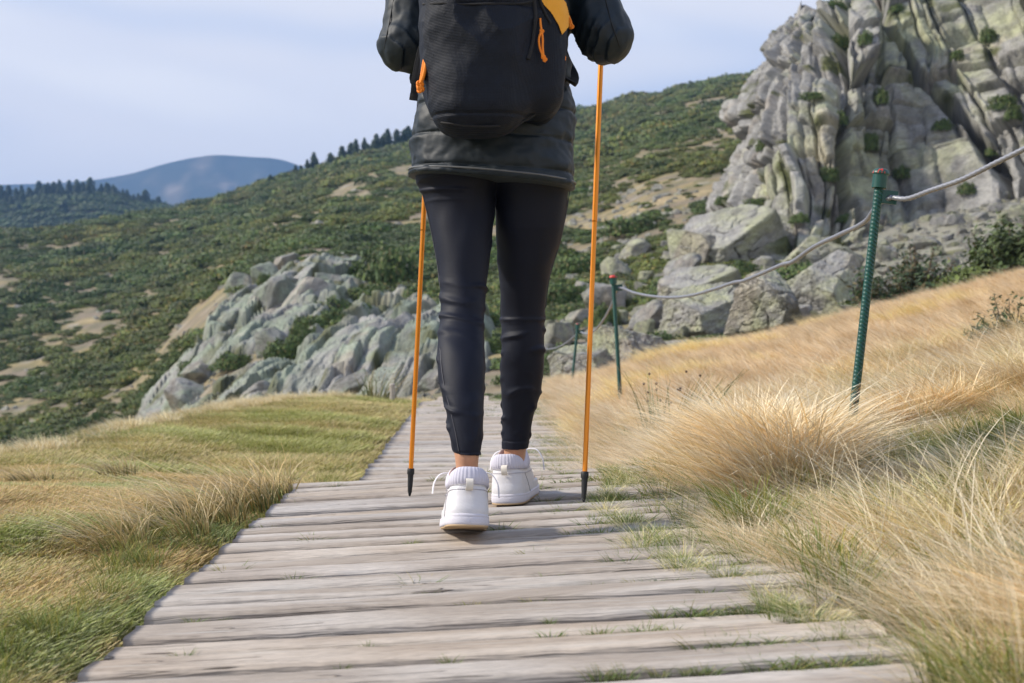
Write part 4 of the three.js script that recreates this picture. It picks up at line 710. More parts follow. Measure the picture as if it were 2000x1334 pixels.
// jacket: quilted, with sleeves
{
  const seams = [W(0, 325, 2.8).y, W(0, 262, 2.8).y, W(0, 200, 2.8).y, W(0, 138, 2.8).y, W(0, 76, 2.8).y, W(0, 14, 2.8).y, W(0, -50, 2.8).y];
  const hem = (x) => W(0, 337, 2.8).y - 0.085 * (x + 0.12);
  const f = (x, y, z) => {
    let d = torsoD(x, y, z, 0.0); const dy0 = 0.05 * (x + 0.03), puff = (() => { let m = 9; for (const s of seams) m = Math.min(m, Math.abs(y + dy0 - s)); return m; })();
    if (d < 0.03) d += 0.0028 * Math.exp(-((puff / 0.012) ** 2)) + 0.0030 * Math.exp(-((puff / 0.0030) ** 2)) - 0.012 * fbm(x * 8, y * 13, z * 8, 3) - 0.0035 * fbm(x * 30, y * 34, z * 30, 2) - 0.0030 * crease(x * 70 + 4 * noise(x * 8, y * 16, z * 8)) * Math.exp(-((puff / 0.02) ** 2));
    d = Math.max(d, hem(x) - y, y - 1.47);
    const h = y - hem(x); if (h < 0.014 && d < 0.02) d -= 0.0025 * Math.exp(-(((h - 0.006) / 0.006) ** 2));
    if (y > 1.0) for (const s of ['L', 'R']) {
      let a = capsule(x, y, z, SH[s], EL[s], 0.070, 0.060), b = capsule(x, y, z, EL[s], WR[s], 0.062, 0.044);
      let q = smin(a, b, 0.012);
      if (q < 0.03) { const e = EL[s], t = Math.hypot(x - e.x, y - e.y, z - e.z), fold = crease(Math.hypot(x - e.x - (s === 'L' ? 0.07 : -0.07), y - e.y - 0.05, z - e.z + 0.05) * 330 + 2.5 * noise(x * 14, y * 14, z * 14)); q -= 0.014 * fbm(x * 11, y * 9, z * 11, 3) + 0.006 * fold * (1 - sstep(0.03, 0.16, t)) * sstep(-0.02, 0.06, e.y + 0.01 - y + 0.02) + 0.004 * fbm(x * 36, y * 30, z * 36, 2); }
      d = smin(d, q, 0.02);
    }
    return d;
  };
  const jm = new THREE.MeshPhysicalMaterial({ color: lin(0.007, 0.014, 0.021), roughness: 0.56, specularIntensity: 0.75, sheen: 0.4, sheenColor: lin(0.24, 0.27, 0.28), sheenRoughness: 0.5, bumpMap: weave, bumpScale: 0.00015 }); jm.name = 'jacket_nylon';
  const o = mesh('jacket', netMesh(f, [-0.33, 0.72, -3.20], [0.42, 1.49, -2.72], 0.0044), jm, hiker);
  const trim = std({ color: lin(0.11, 0.115, 0.12), roughness: 0.5 }), pts = []; // piping along the hem
  for (let i = 0; i <= 40; i++) { const a = -0.15 + (Math.PI + 0.3) * i / 40; let x = 0.02 + 0.16 * Math.cos(a), z = -2.9 + 0.1 * Math.sin(a); const y0 = hem(x) + 0.012, [cx, cz, rx, rz] = TORSO(y0), c = Math.cos(a), s = Math.sin(a), k = Math.pow(Math.pow(Math.abs(c), 2.4) + Math.pow(Math.abs(s), 2.4), -1 / 2.4); x = cx + c * k * (rx + 0.001); pts.push(V(x, hem(x) + 0.012, cz + s * k * (rz + 0.001))); }
  mesh('hem_piping', tube(pts, 0.0022, 140, 7), trim, o);
  // seams down the sleeves
  const march = (px, py, d0) => { for (let d = d0; d < d0 + 0.4; d += 0.0015) { const p = W(px, py, d); if (f(p.x, p.y, p.z) < 0.0006) return p; } return null; };
  const dk = std({ color: lin(0.006, 0.006, 0.007), roughness: 0.8 });
  for (const path of [[[770, -6], [765, 20], [760, 48], [755, 70], [751, 95]], [[1181, -6], [1188, 20], [1194, 45], [1203, 70], [1210, 92]]]) { const q = path.map(([a, b]) => march(a, b, 2.7)).filter(Boolean); if (q.length > 2) mesh('sleeve_seam', tube(q, 0.0013, 40, 6), dk, o); }
}
// sneakers
const shoeWhite = std({ color: lin(0.63, 0.62, 0.64), roughness: 0.5, bumpMap: grainBump, bumpScale: 0.0004 }); shoeWhite.name = 'white_leather';
const knit = std({ color: lin(0.56, 0.545, 0.63), roughness: 0.85 }), soleMat = std({ color: lin(0.60, 0.585, 0.64), roughness: 0.6, bumpMap: grainBump, bumpScale: 0.0006 }), gum = std({ color: lin(0.50, 0.36, 0.21), roughness: 0.75 }), liner = std({ color: lin(0.55, 0.40, 0.36), roughness: 0.9 }), tabMat = std({ color: lin(0.70, 0.65, 0.57), roughness: 0.7 }), laceMat = std({ color: lin(0.82, 0.80, 0.84), roughness: 0.8 });
const halfW = table([[0, 0], [0.012, 0.33], [0.04, 0.60], [0.1, 0.83], [0.2, 0.93], [0.35, 0.90], [0.5, 0.93], [0.65, 1.03], [0.78, 1.04], [0.88, 0.86], [0.95, 0.56], [0.985, 0.3], [1, 0]]);
function contour(th, zb, fr, ws, side = 1) { // plan outline at one level; th 0 at the heel, pi at the front
  const t = (1 - Math.cos(th)) / 2, L = 0.272, z = zb + (fr - zb) * t, q = Math.abs((z - zb) / L), tail = t > 0.55 ? Math.sqrt(Math.max(0, 1 - ((t - 0.55) / 0.45) ** 2)) : 1;
  const full = fr > 0.262, qq = full ? t : Math.min(q, 0.6), w = 0.0465 * ws * (qq < 0.14 ? 0.89 * Math.pow(1 - Math.pow(1 - qq / 0.14, 2.3), 1 / 2.3) : halfW(qq)[0]) * (full ? 1 : tail);
  const bend = 0.012 * sstep(0.4, 1, z / L) * -side;
  return [Math.sign(Math.sin(th)) * Math.abs(w) + bend, z];
}
function makeShoe(label, side) {
  const g = new THREE.Group(); g.name = 'shoe'; g.userData.label = label; hiker.add(g); const nt = 220;
  const th = (u) => u * 2 * Math.PI, flip = (G) => { const ix = G.index.array; for (let i = 0; i < ix.length; i += 3) { const q = ix[i + 1]; ix[i + 1] = ix[i + 2]; ix[i + 2] = q; } G.computeVertexNormals(); return G; };
  const S = [[0.0, 0.0], [0.001, 0.003], [0.005, 0.0040], [0.010, 0.0040], [0.0145, 0.0036], [0.0155, 0.0024], [0.0165, 0.0034], [0.0195, 0.0030], [0.0212, 0.0014], [0.0215, -0.001], [0.0215, -0.01]];
  const soleY = (z) => 1 + 0.25 * Math.exp(-(((z) / 0.05) ** 2));
  mesh('sole', flip(gridGeo(nt, S.length, (u, v, i, j) => { const [x, z] = contour(th(u), 0, 0.272, 1, side), o = S[j][1], a = th(u), nx = Math.sin(a), nz = -Math.cos(a); return { p: [x + nx * o, S[j][0] * soleY(z) + 0.004 + 0.02 * Math.pow(clamp((z - 0.2) / 0.075), 2), z + nz * o], uv: [u * 3, S[j][0] * 8] }; }, true)), soleMat, g);
  mesh('outsole', flip(gridGeo(nt, 5, (u, v, i, j) => { const [x, z] = contour(th(u), 0, 0.272, 1, side), k = [0.0, 0.98, 1.02, 1.03, 1.02][j]; return { p: [x * k, [0, 0, 0.0005, 0.003, 0.006][j] + 0.02 * Math.pow(clamp((z - 0.2) / 0.075), 2), 0.13 + (z - 0.13) * k] }; }, true)), gum, g);
  const U = [[0.028, 0, 0.268, 1], [0.036, 0.0, 0.268, 1.0], [0.045, 0.001, 0.262, 0.985], [0.055, 0.003, 0.250, 0.97], [0.066, 0.005, 0.232, 0.95], [0.078, 0.007, 0.212, 0.93], [0.088, 0.008, 0.192, 0.92], [0.0935, 0.0085, 0.182, 0.915]];
  const lev = table(U);
  const upY = (z, y) => y;
  mesh('upper', flip(gridGeo(nt, 40, (u, v) => {
    const y = lerp(0.020, 0.0945, v), [zb, fr, ws] = lev(y), a = th(u); let [x, z] = contour(a, zb, fr, ws, side);
    const edge = 0.055 + 0.75 * Math.max(0, 0.075 - y), over = 1 - sstep(edge, edge + 0.004, z), rim = sstep(0.079, 0.0805, y), o = 0.0016 * over * (1 - rim) + 0.0007 * noise(z * 60, y * 60, side) + (rim ? 0.0006 * Math.sin((y - 0.08) / 0.0145 * 9) : 0);
    return { p: [x + Math.sin(a) * o, y * (1 + 0.10 * Math.exp(-((z / 0.05) ** 2))), z - Math.cos(a) * o], uv: [u * 2, y * 7] };
  }, true)), shoeWhite, g);
  // stitched seams of the upper
  const seamAt = (y, a) => { const [zb, fr, ws] = lev(y); const [x, z] = contour(a, zb, fr, ws, side); return V(x + Math.sin(a) * 0.0022, y * (1 + 0.10 * Math.exp(-((z / 0.05) ** 2))), z - Math.cos(a) * 0.0022); }, seamM = std({ color: lin(0.40, 0.38, 0.42), roughness: 0.9 });
  for (const sg of [1, -1]) { const q = []; for (let i = 0; i <= 14; i++) { const y = lerp(0.024, 0.079, i / 14), want = 0.055 + 0.75 * Math.max(0, 0.075 - y); let best = 0, bd = 9; for (let k = 0; k < 200; k++) { const a = sg * k / 200 * Math.PI, p = contour(a, lev(y)[0], lev(y)[1], lev(y)[2], side); if (Math.abs(p[1] - want) < bd) { bd = Math.abs(p[1] - want); best = a; } } q.push(seamAt(y, best)); } mesh('stitching', tube(q, 0.0008, 40, 6), seamM, g); }
  for (const y of [0.0795, 0.0905]) { const q = []; for (let i = 0; i <= 40; i++) q.push(seamAt(y, lerp(-2.2, 2.2, i / 40))); mesh('stitching', tube(q, 0.0008, 90, 6), seamM, g); }
  // padded ribbed collar that rolls over into the lining
  const CR = [[0.0925, 0.000, 0], [0.096, 0.003, 0], [0.101, 0.0050, 0], [0.107, 0.0056, 0], [0.113, 0.0052, 0], [0.119, 0.0042, 1], [0.124, 0.0022, 1], [0.1265, -0.001, 1], [0.1265, -0.005, 1], [0.122, -0.0085, 1], [0.110, -0.010, 1], [0.085, -0.010, 0]];
  const top = (t) => 0.006 * Math.exp(-((t / 0.10) ** 2)) - 0.016 * Math.exp(-(((t - 0.36) / 0.13) ** 2)) + 0.022 * sstep(0.55, 0.95, t);
  const cp = (u, j, rib) => { const [y0, o0, w] = CR[j], a = th(u), t = (1 - Math.cos(a)) / 2, y = y0, zb = 0.0085 + (y0 - 0.0925) * 0.1, fr = lerp(0.182, 0.132, clamp((y0 - 0.0925) / 0.034)); let [x, z] = contour(a, zb, fr, 0.915, side); const o = o0 + rib * 0.00035 * Math.cos(u * 6.2832 * 52); return { p: [x + Math.sin(a) * o, (y + top(t) * clamp((y0 - 0.088) / 0.03)) * (1 + 0.06 * Math.exp(-((z / 0.05) ** 2))), z - Math.cos(a) * o] }; };
  mesh('collar', flip(gridGeo(416, 8, (u, v, i, j) => cp(u, j, 1), true)), knit, g); mesh('lining', flip(gridGeo(120, 5, (u, v, i, j) => cp(u, j + 7, 0), true)), liner, g);
  // tongue
  mesh('tongue', tube([V(0, 0.06, 0.21), V(0, 0.085, 0.17), V(0, 0.12, 0.142), V(0, 0.145, 0.135)], (t, a) => 0.006 + 0.017 * Math.abs(Math.cos(a)), 20, 20), knit, g);
  // pull tab: a loop of webbing behind the heel
  const loop = new THREE.CatmullRomCurve3([V(0, 0.081, 0.0025), V(0, 0.080, -0.0035), V(0, 0.083, -0.0085), V(0, 0.092, -0.0115), V(0, 0.101, -0.0105), V(0, 0.1055, -0.006), V(0, 0.106, 0.002)].map((p) => V(p.x + side * 0.002, p.y + 0.004, p.z))), lp = loop.getSpacedPoints(24), tg = [];
  const cross = [[-0.0072, 0.0006], [-0.0076, 0], [-0.0072, -0.0006], [0.0072, -0.0006], [0.0076, 0], [0.0072, 0.0006]];
  mesh('pull_tab', gridGeo(6, 25, (u, v, i, j) => { const t = loop.getTangent(j / 24), n = V(0, t.z, -t.y); const [w, h] = cross[i]; return { p: [lp[j].x + w, lp[j].y + n.y * h * 1.6, lp[j].z + n.z * h * 1.6] }; }, true), tabMat, g);
  // laces: bow loops and ends that hang out at both sides
  const lace = (pts) => mesh('lace', tube(pts.map((p) => V(...p)), (t, a) => 0.0011 + 0.0009 * Math.abs(Math.cos(a)), 40, 8), laceMat, g);
  lace([[0.008, 0.118, 0.152], [0.030, 0.134, 0.148], [0.050, 0.132, 0.142], [0.064, 0.112, 0.136], [0.068, 0.082, 0.132]]);
  lace([[-0.008, 0.118, 0.152], [-0.032, 0.138, 0.146], [-0.056, 0.136, 0.140], [-0.071, 0.112, 0.135], [-0.075, 0.078, 0.132]]);
  for (let k = 0; k < 5; k++) lace([[-0.030 + 0.003 * k, 0.092 - 0.011 * k, 0.16 + 0.018 * k], [0, 0.108 - 0.010 * k, 0.165 + 0.018 * k], [0.030 - 0.003 * k, 0.092 - 0.011 * k, 0.16 + 0.018 * k]]);
  return g;
}
const shoeL = makeShoe('left white high-top sneaker with its heel raised', 1), shoeR = makeShoe('right white high-top sneaker flat on the planks', -1);
shoeR.position.set(0.054, SLOPE * 0.06 + 0.003, -3.055); shoeR.rotation.set(0, Math.PI - 0.24, -SLOPE, 'YXZ'); shoeR.scale.y = 0.9; shoeL.scale.set(1.03, 0.9, 1);
{ const m = new THREE.Matrix4().makeRotationFromEuler(new THREE.Euler(0.20, Math.PI + 0.11, 0.05, 'YXZ')); shoeL.quaternion.setFromRotationMatrix(m); shoeL.position.copy(W(916, 1029, 2.555)); }

// backpack
const packMat = new THREE.MeshPhysicalMaterial({ color: lin(0.004, 0.007, 0.015), roughness: 0.6, specularIntensity: 0.5, sheen: 0.22, sheenColor: lin(0.08, 0.12, 0.22), sheenRoughness: 0.55, bumpMap: weave, bumpScale: 0.0008 }); packMat.name = 'pack_canvas';
const strapMat = std({ color: lin(0.012, 0.012, 0.014), roughness: 0.75, bumpMap: weave, bumpScale: 0.001 }), amber = std({ color: lin(0.80, 0.36, 0.022), roughness: 0.65, bumpMap: weave, bumpScale: 0.0006 }), orangeMat = std({ color: lin(0.85, 0.24, 0.012), roughness: 0.7 });
const pack = thing('backpack', 'black canvas backpack with a yellow panel and orange zip cords on the hiker', 'backpack', V(0, 0, 0));
const rbox = (x, y, z, cx, cy, cz, hx, hy, hz, r) => { const a = Math.abs(x - cx) - hx + r, b = Math.abs(y - cy) - hy + r, c = Math.abs(z - cz) - hz + r; return Math.hypot(Math.max(a, 0), Math.max(b, 0), Math.max(c, 0)) + Math.min(Math.max(a, b, c), 0) - r; };
const folds = (x, y, z, k) => 0.013 * fbm(x * 7 + k, y * 5, z * 6, 2) + 0.0075 * (1 - Math.abs(noise(x * 11 + 0.4 * y * 11 + k, y * 9, z * 7)) * 2.2) * sstep(0.0, 0.45, noise(x * 5, y * 4 + k, z * 4) + 0.12) + 0.0034 * fbm(x * 30, y * 24, z * 30 + k, 2);
const frontD = (x, y, z) => { const s = 1 + 0.10 * sstep(1.10, 0.88, y); let d = rbox((x + 0.014) * s, y, z - 0.05 * Math.max(0, 0.94 - y), 0, 1.10, -2.675, 0.114, 0.235, 0.080, 0.075); if (d < 0.03) { const le = sstep(-0.07, -0.125, x); d -= folds(x, y, z, 2) + le * 0.006 * fbm(x * 22, y * 26, z * 20, 2); d += 0.0035 * Math.exp(-(((y - 0.906 - 0.02 * (x + 0.02) * (x + 0.02) * 12) / 0.0035) ** 2)) + 0.004 * Math.exp(-(((y - 1.137 - 0.01 * x) / 0.003) ** 2)) * sstep(-0.07, -0.05, x); } return d; };
const mainD = (x, y, z) => { let d = rbox(x, y, z, 0.024 + 0.0 * y, 1.165, -2.735, 0.159 * (1 - 0.07 * sstep(1.05, 0.93, y)), 0.255, 0.085, 0.06); if (d < 0.03) d -= folds(x, y, z, 9); return d; };
const packD = (x, y, z) => smin(frontD(x, y, z), mainD(x, y, z), 0.045);
mesh('main_compartment', netMesh(packD, [-0.17, 0.84, -2.87], [0.215, 1.45, -2.555], 0.0038), packMat, pack);
{
  const both = packD;
  const hit = (px, py, off = 0.002, f = both) => { let last = W(px, py, 2.56); for (let d = 2.54; d < 2.9; d += 0.001) { const p = W(px, py, d); if (f(p.x, p.y, p.z) < off) return p; } return W(px, py, 2.74); };
  const path = (l, off) => l.map(([a, b]) => hit(a, b, off));
  const piece = (name, l, r, m, par = pack, seg = 40) => mesh(name, tube(l, r, seg, 8), m, par);
  // yellow panel laid on the upper right side
  { const poly = [[1050, -14], [1092, -14], [1106, 6], [1112, 30], [1111, 52], [1098, 67], [1091, 48], [1078, 26], [1062, 8]], nx = 60, ny = 70, pos = [], idx = [], at = {};
    const put = (i, j) => at[i + ',' + j] ??= (() => { const px = 1048 + i * 1.15, py = -15 + j * 1.2, p = hit(px, py, 0.0035); pos.push(p.x, p.y, p.z); return pos.length / 3 - 1; })();
    for (let j = 0; j < ny; j++) for (let i = 0; i < nx; i++) if (inPoly(1048.6 + i * 1.15, -14.4 + j * 1.2, poly)) { const a = put(i, j), b = put(i + 1, j), c = put(i, j + 1), d = put(i + 1, j + 1); idx.push(a, c, b, b, c, d); }
    const n0 = pos.length / 3; const back = pos.map((v, i) => i % 3 === 2 ? v - 0.003 : v), bi = idx.map((q) => q + n0); for (let i = 0; i < bi.length; i += 3) { const q = bi[i + 1]; bi[i + 1] = bi[i + 2]; bi[i + 2] = q; }
    mesh('yellow_panel', geom([...pos, ...back], [...idx, ...bi]), amber, pack); }
  piece('zip', path([[1041, -12], [1044, 10], [1046, 34], [1043, 60], [1040, 84], [1035, 104], [1031, 116]], 0.002), (t, a) => 0.003 + 0.0012 * Math.abs(Math.cos(a)), strapMat);
  piece('zip', path([[1052, -12], [1058, 10], [1066, 28], [1076, 46]], 0.002), 0.003, strapMat);
  piece('piping', path([[826, 8], [860, 6], [900, 8], [960, 7], [1020, 6], [1040, 2]], 0.001), 0.0024, strapMat);
  piece('piping', path([[842, 232], [870, 240], [920, 246], [970, 246], [1020, 238], [1045, 224]], 0.001), 0.0022, strapMat);
  const knot = (p, r) => { const g = new THREE.TorusKnotGeometry(r, r * 0.62, 60, 10, 2, 3); g.translate(p.x, p.y, p.z); return g; };
  const cord = (label, strands, knots, r) => { const g = mergeGeometries([...strands.map((s) => tube(s, (t, a, L) => r * (1 + 0.08 * Math.cos(a * 2 - L * 1400)), 70, 8)), ...knots.map((k) => knot(k, r * 1.15))].map((q) => { const n = q.index ? q.toNonIndexed() : q; n.deleteAttribute('color'); return n; })); mesh('zip_cord', g, orangeMat, pack).userData.label = label; };
  const h = (px, py, d) => W(px, py, d);
  { const d = hit(1058, 60).z * -1 - 0.008; cord('orange cord loop on the zip at the right of the pack', [[h(1055, 36, d + 0.004), h(1056, 48, d), h(1058, 60, d)], [h(1058, 60, d), h(1053, 74, d - 0.002), h(1054, 92, d - 0.002), h(1061, 112, d)], [h(1058, 60, d), h(1060, 76, d), h(1060, 94, d), h(1062, 112, d)], [h(1062, 112, d), h(1065, 117, d), h(1063, 121, d)]], [h(1058, 61, d), h(1061, 111, d), h(1064, 116, d)], 0.0024); }
  { const d = 2.655; cord('orange cords hanging at the left side of the pack', [[h(831, 110, d), h(828, 124, d), h(825, 142, d), h(822, 160, d)], [h(832, 116, d), h(830, 134, d - 0.006), h(826, 152, d - 0.006), h(822, 162, d)], [h(832, 128, d), h(828, 146, d + 0.008), h(821, 163, d)], [h(821, 163, d), h(822, 172, d), h(819, 181, d)]], [h(820, 165, d), h(821, 174, d)], 0.0040); }
  { const d = 2.76; cord('small orange cord at the upper right edge of the pack', [[h(1110, 30, d), h(1114, 40, d), h(1117, 50, d)], [h(1110, 32, d), h(1112, 44, d), h(1116, 56, d)], [h(1102, 106, d - 0.07), h(1103, 112, d - 0.07), h(1102, 119, d - 0.07)]], [h(1116, 52, d)], 0.0028); }
  const web = (name, l, w, th = 0.0022) => { const c = new THREE.CatmullRomCurve3(l, false, 'centripetal'), n = 40, P = c.getSpacedPoints(n); return mesh(name, gridGeo(8, n + 1, (u, v, i, j) => { const t = c.getTangentAt(Math.min(1, j / n)), s = V(0, 0, 1).cross(t).normalize(), q = [[-1, 0], [-1, 0.7], [-0.9, 1], [0.9, 1], [1, 0.7], [1, -0.7], [0.9, -1], [-0.9, -1]][i]; return { p: [P[j].x + s.x * q[0] * w / 2, P[j].y + s.y * q[0] * w / 2, P[j].z + q[1] * th / 2], uv: [u * 0.04, j / n * 0.3] }; }, true), strapMat, pack); };
  const S = [W(824, 92, 2.78), W(818, 118, 2.775), W(812, 150, 2.77), W(808, 192, 2.77)];
  web('webbing_strap', S, 0.0165); web('strap_end', [W(809, 183, 2.767), W(807, 196, 2.767)], 0.0185, 0.005);
  for (const s of ['L', 'R']) { const k = s === 'L' ? -1 : 1, x = NECK.x + k * 0.10; web('shoulder_strap', [V(x + k * 0.01, 1.38, -2.80), V(x + k * 0.01, 1.455, -2.90), V(x + k * 0.015, 1.42, -3.01), V(x + k * 0.03, 1.28, -3.03), V(x + k * 0.055, 1.12, -3.0), V(x + k * 0.075, 1.04, -2.90), V(x + k * 0.065, 1.02, -2.82)], 0.05, 0.012); }
}
// trekking poles
const poleOrange = std({ color: lin(0.80, 0.27, 0.02), roughness: 0.3, metalness: 0.45 }), rubber = std({ color: lin(0.012, 0.013, 0.014), roughness: 0.6 }), foam = std({ color: lin(0.015, 0.015, 0.016), roughness: 0.9 });
function pole(s, label) {
  const [a, b] = polePts[s], up = b.clone().sub(a), L = up.length(); up.normalize();
  const t = thing('trekking_pole', label, 'trekking pole', a, undefined); t.quaternion.setFromUnitVectors(V(0, 1, 0), up);
  const lathe = (name, prof, m, n = 24) => mesh(name, new THREE.LatheGeometry(prof.map(([r, y]) => new THREE.Vector2(r, y)), n), m, t);
  lathe('rubber_tip', [[0, 0.0], [0.0026, 0.0005], [0.0034, 0.004], [0.0056, 0.012], [0.0068, 0.030], [0.0076, 0.052], [0.0078, 0.058], [0.0096, 0.0595], [0.0098, 0.068], [0.0092, 0.0745], [0.0066, 0.0755]], rubber);
  lathe('lower_shaft', [[0.0062, 0.07], [0.0062, L * 0.55], [0.0, L * 0.55]], poleOrange); lathe('upper_shaft', [[0, L * 0.545], [0.0066, L * 0.545], [0.0068, L * 0.548], [0.0068, L - 0.02], [0, L - 0.02]], poleOrange);
  lathe('grip', [[0.0, L - 0.12], [0.0105, L - 0.12], [0.0125, L - 0.116], [0.012, L - 0.10], [0.0145, L - 0.07], [0.0125, L - 0.04], [0.015, L - 0.005], [0.019, L + 0.012], [0.018, L + 0.026], [0.012, L + 0.036], [0, L + 0.038]], foam);
  return t;
}
pole('L', 'orange trekking pole on the left of the hiker, its tip planted on the planks'); pole('R', 'orange trekking pole on the right of the hiker, standing free below the elbow');

// ------------------------------------------------------------------ fence: ribbed green steel posts with a cable
const paint = std({ vertexColors: true, roughness: 0.42, metalness: 0.0 }); paint.name = 'green_paint';
const cableMat = std({ color: lin(0.27, 0.28, 0.31), roughness: 0.45, metalness: 0.55 }); cableMat.name = 'steel_cable';
const PG = [0.004, 0.062, 0.050];
function makePost(H, label) { // height from the ground to the top of the cap
  const t = thing('fence_post', label, 'fence post');
  const n = 28, rows = Math.round(H / 0.0014), r0 = 0.0105;
  const col = (y, a) => { const w = fbm(a * 0.6 + 2, y * 14, 1, 3) + 0.5 * (1 - sstep(0, 0.45, y)) - 0.32; return w > 0.1 ? (w > 0.2 ? [0.24, 0.13, 0.03] : [0.015, 0.02, 0.018]) : [PG[0], PG[1] * (1 + 0.25 * noise(a, y * 60)), PG[2]]; };
  const bar = gridGeo(n, rows, (u, v) => {
    const a = u * 6.28318, y = v * (H - 0.052), side = a < Math.PI ? 1 : -1, ph = y / 0.0112 + side * Math.cos(a) * 0.55 + (side > 0 ? 0 : 0.5);
    const across = Math.sin(a) ** 2, rib = Math.pow(Math.max(0, Math.cos(ph * 6.28318)), 1.4) * sstep(0.02, 0.3, across), keel = Math.exp(-(((Math.abs(Math.cos(a)) - 1) / 0.03) ** 2));
    const r = r0 + 0.0024 * rib + 0.0022 * keel;
    return { p: [Math.cos(a) * r, y, Math.sin(a) * r], c: col(y, a) };
  }, true);
  { const ix = bar.index.array; for (let i = 0; i < ix.length; i += 3) { const q = ix[i + 1]; ix[i + 1] = ix[i + 2]; ix[i + 2] = q; } bar.computeVertexNormals(); }
  mesh('ribbed_bar', bar, paint, t);
  const prof = [[0.0, 0], [0.0195, 0], [0.0205, 0.0015], [0.0205, 0.038], [0.0228, 0.0395], [0.0234, 0.042], [0.0225, 0.046], [0.0192, 0.0515], [0.0125, 0.0555], [0.0, 0.0572]].map(([x, y]) => new THREE.Vector2(x, y));
  const cap = new THREE.LatheGeometry(prof, 40), p = cap.attributes.position, cc = []; const fine = [];
  for (let i = 0; i < p.count; i++) cc.push(...PG);
  cap.setAttribute('color', new THREE.BufferAttribute(new Float32Array(cc), 3));
  const capM = mesh('cap', cap, paint, t); capM.position.y = H - 0.057;
  // worn red paint on the dome
  const dome = gridGeo(72, 26, (u, v) => { const a = u * 6.28318, k = v, q = clamp(k * 0.999) * 5, qi = Math.floor(q), A0 = prof[9 - qi], B0 = prof[8 - qi], nl = Math.hypot(B0.x - A0.x, B0.y - A0.y), R = 0.0003 + lerp(A0.x, B0.x, q - qi) - (B0.y - A0.y) / nl * 0.0005, y = lerp(A0.y, B0.y, q - qi) + (B0.x - A0.x) / nl * 0.0005, w = fbm(Math.cos(a) * R * 150, Math.sin(a) * R * 150, H * 9, 3) - 0.36 + 0.26 * (H > 0.86) + 0.22 * Math.sin(a) - 0.1 * Math.cos(a) - 0.5 * sstep(0.95, 1.0, k) - 0.5 * (1 - sstep(0.15, 0.3, k)); return { p: [Math.cos(a) * R, y + 0.0006, Math.sin(a) * R], c: w > 0.0 ? [0.58, 0.03, 0.018] : PG }; }, true);
  { const ix = dome.index.array; for (let i = 0; i < ix.length; i += 3) { const q = ix[i + 1]; ix[i + 1] = ix[i + 2]; ix[i + 2] = q; } dome.computeVertexNormals(); }
  const dm = mesh('cap_paint', dome, paint, t); dm.position.y = H - 0.057; dm.userData.label = 'worn red paint on the green cap';
  const sh = new THREE.Shape([[0.006, -0.018], [0.052, -0.019], [0.054, 0.018], [0.006, 0.018]].map(([x, y]) => new THREE.Vector2(x, y))), hole = new THREE.Path(); hole.absarc(0.0335, -0.001, 0.0085, 0, 6.2832, true); sh.holes.push(hole);
  const pl = new THREE.ExtrudeGeometry(sh, { depth: 0.005, bevelEnabled: true, bevelSize: 0.0008, bevelThickness: 0.0008, bevelSegments: 2, curveSegments: 24 }); pl.translate(0, 0, -0.0025);
  const pc = new Float32Array(pl.attributes.position.count * 3); for (let i = 0; i < pc.length; i += 3) pc.set(PG, i); pl.setAttribute('color', new THREE.BufferAttribute(pc, 3));
  mesh('cable_plate', pl, paint, t).position.y = H - 0.079;
  return t;
}
function setPost(t, foot, top, turn = 0) { const up = top.clone().sub(foot).normalize(); t.position.copy(foot); t.quaternion.setFromUnitVectors(V(0, 1, 0), up).multiply(new THREE.Quaternion().setFromAxisAngle(V(0, 1, 0), turn)); }
const D1 = 3.5, D2 = 7.5, D3 = 11.2;
const holes = [];
function postAt(px0, py0, px1, py1, d, label, turn, sink = 0.06) { // foot and head as they stand in the meadow
  const top = W(px1, py1, d), foot = W(px0, py0, d), up = top.clone().sub(foot).normalize(); foot.addScaledVector(up, -sink); const H = top.distanceTo(foot);
  const t = makePost(H, label); setPost(t, foot, top, turn); t.updateMatrixWorld(); holes.push(t.localToWorld(V(0.0335, H - 0.080, 0))); t.userData.group = undefined; delete t.userData.group; return t;
}
postAt(1659, 872, 1721, 329, D1, 'nearest green ribbed fence post with a worn red-topped cap, standing in the dry grass', -0.08);
postAt(1213, 800, 1197, 537, D2, 'middle green fence post with a red cap, right of the right trekking pole', 0.1);
postAt(1115, 770, 1129, 631, D3, 'farthest visible green fence post, partly behind the right trekking pole', 0.1);
postAt(1012, 742, 1014, 640, 14.6, 'fence post hidden behind the right lower leg of the hiker', 0.1);
function cable(pts, label) {
  const c = new THREE.CatmullRomCurve3(pts, false, 'centripetal'), L = c.getLength();
  const m = mesh('cable', tube(c, (t, a, s) => 0.0069 * (1 + 0.10 * Math.cos(a * 3 - s * 6.283 / 0.018)), Math.round(L / 0.004), 14), cableMat); return tag(m, label, 'cable');
}
const C = (px, py, d0, d1, px0, px1) => { const t = clamp((px - px0) / (px1 - px0)); return W(px, py, 1 / lerp(1 / d0, 1 / d1, t)); };
cable([holes[0].clone().add(V(-0.012, -0.004, -0.03)), holes[0], ...[[1770, 388], [1820, 371], [1880, 350], [1945, 318], [2000, 291], [2080, 248], [2200, 180]].map(([x, y]) => C(x, y, 3.5, 2.75, 1740, 2200))], 'thick steel cable rising from the nearest fence post to the right edge');
cable([holes[0].clone().add(V(0.002, 0, 0.012)), holes[0].clone().add(V(-0.02, -0.012, -0.025)), ...[[1690, 432], [1640, 458], [1590, 482], [1546, 512], [1530, 516], [1490, 533], [1450, 549], [1436, 551], [1400, 563], [1350, 577], [1310, 581], [1270, 578], [1240, 572]].map(([x, y]) => C(x, y, 3.5, 7.4, 1735, 1212)), holes[1], holes[1].clone().add(V(-0.02, 0, -0.02))], 'sagging steel cable between the nearest and the middle fence post');
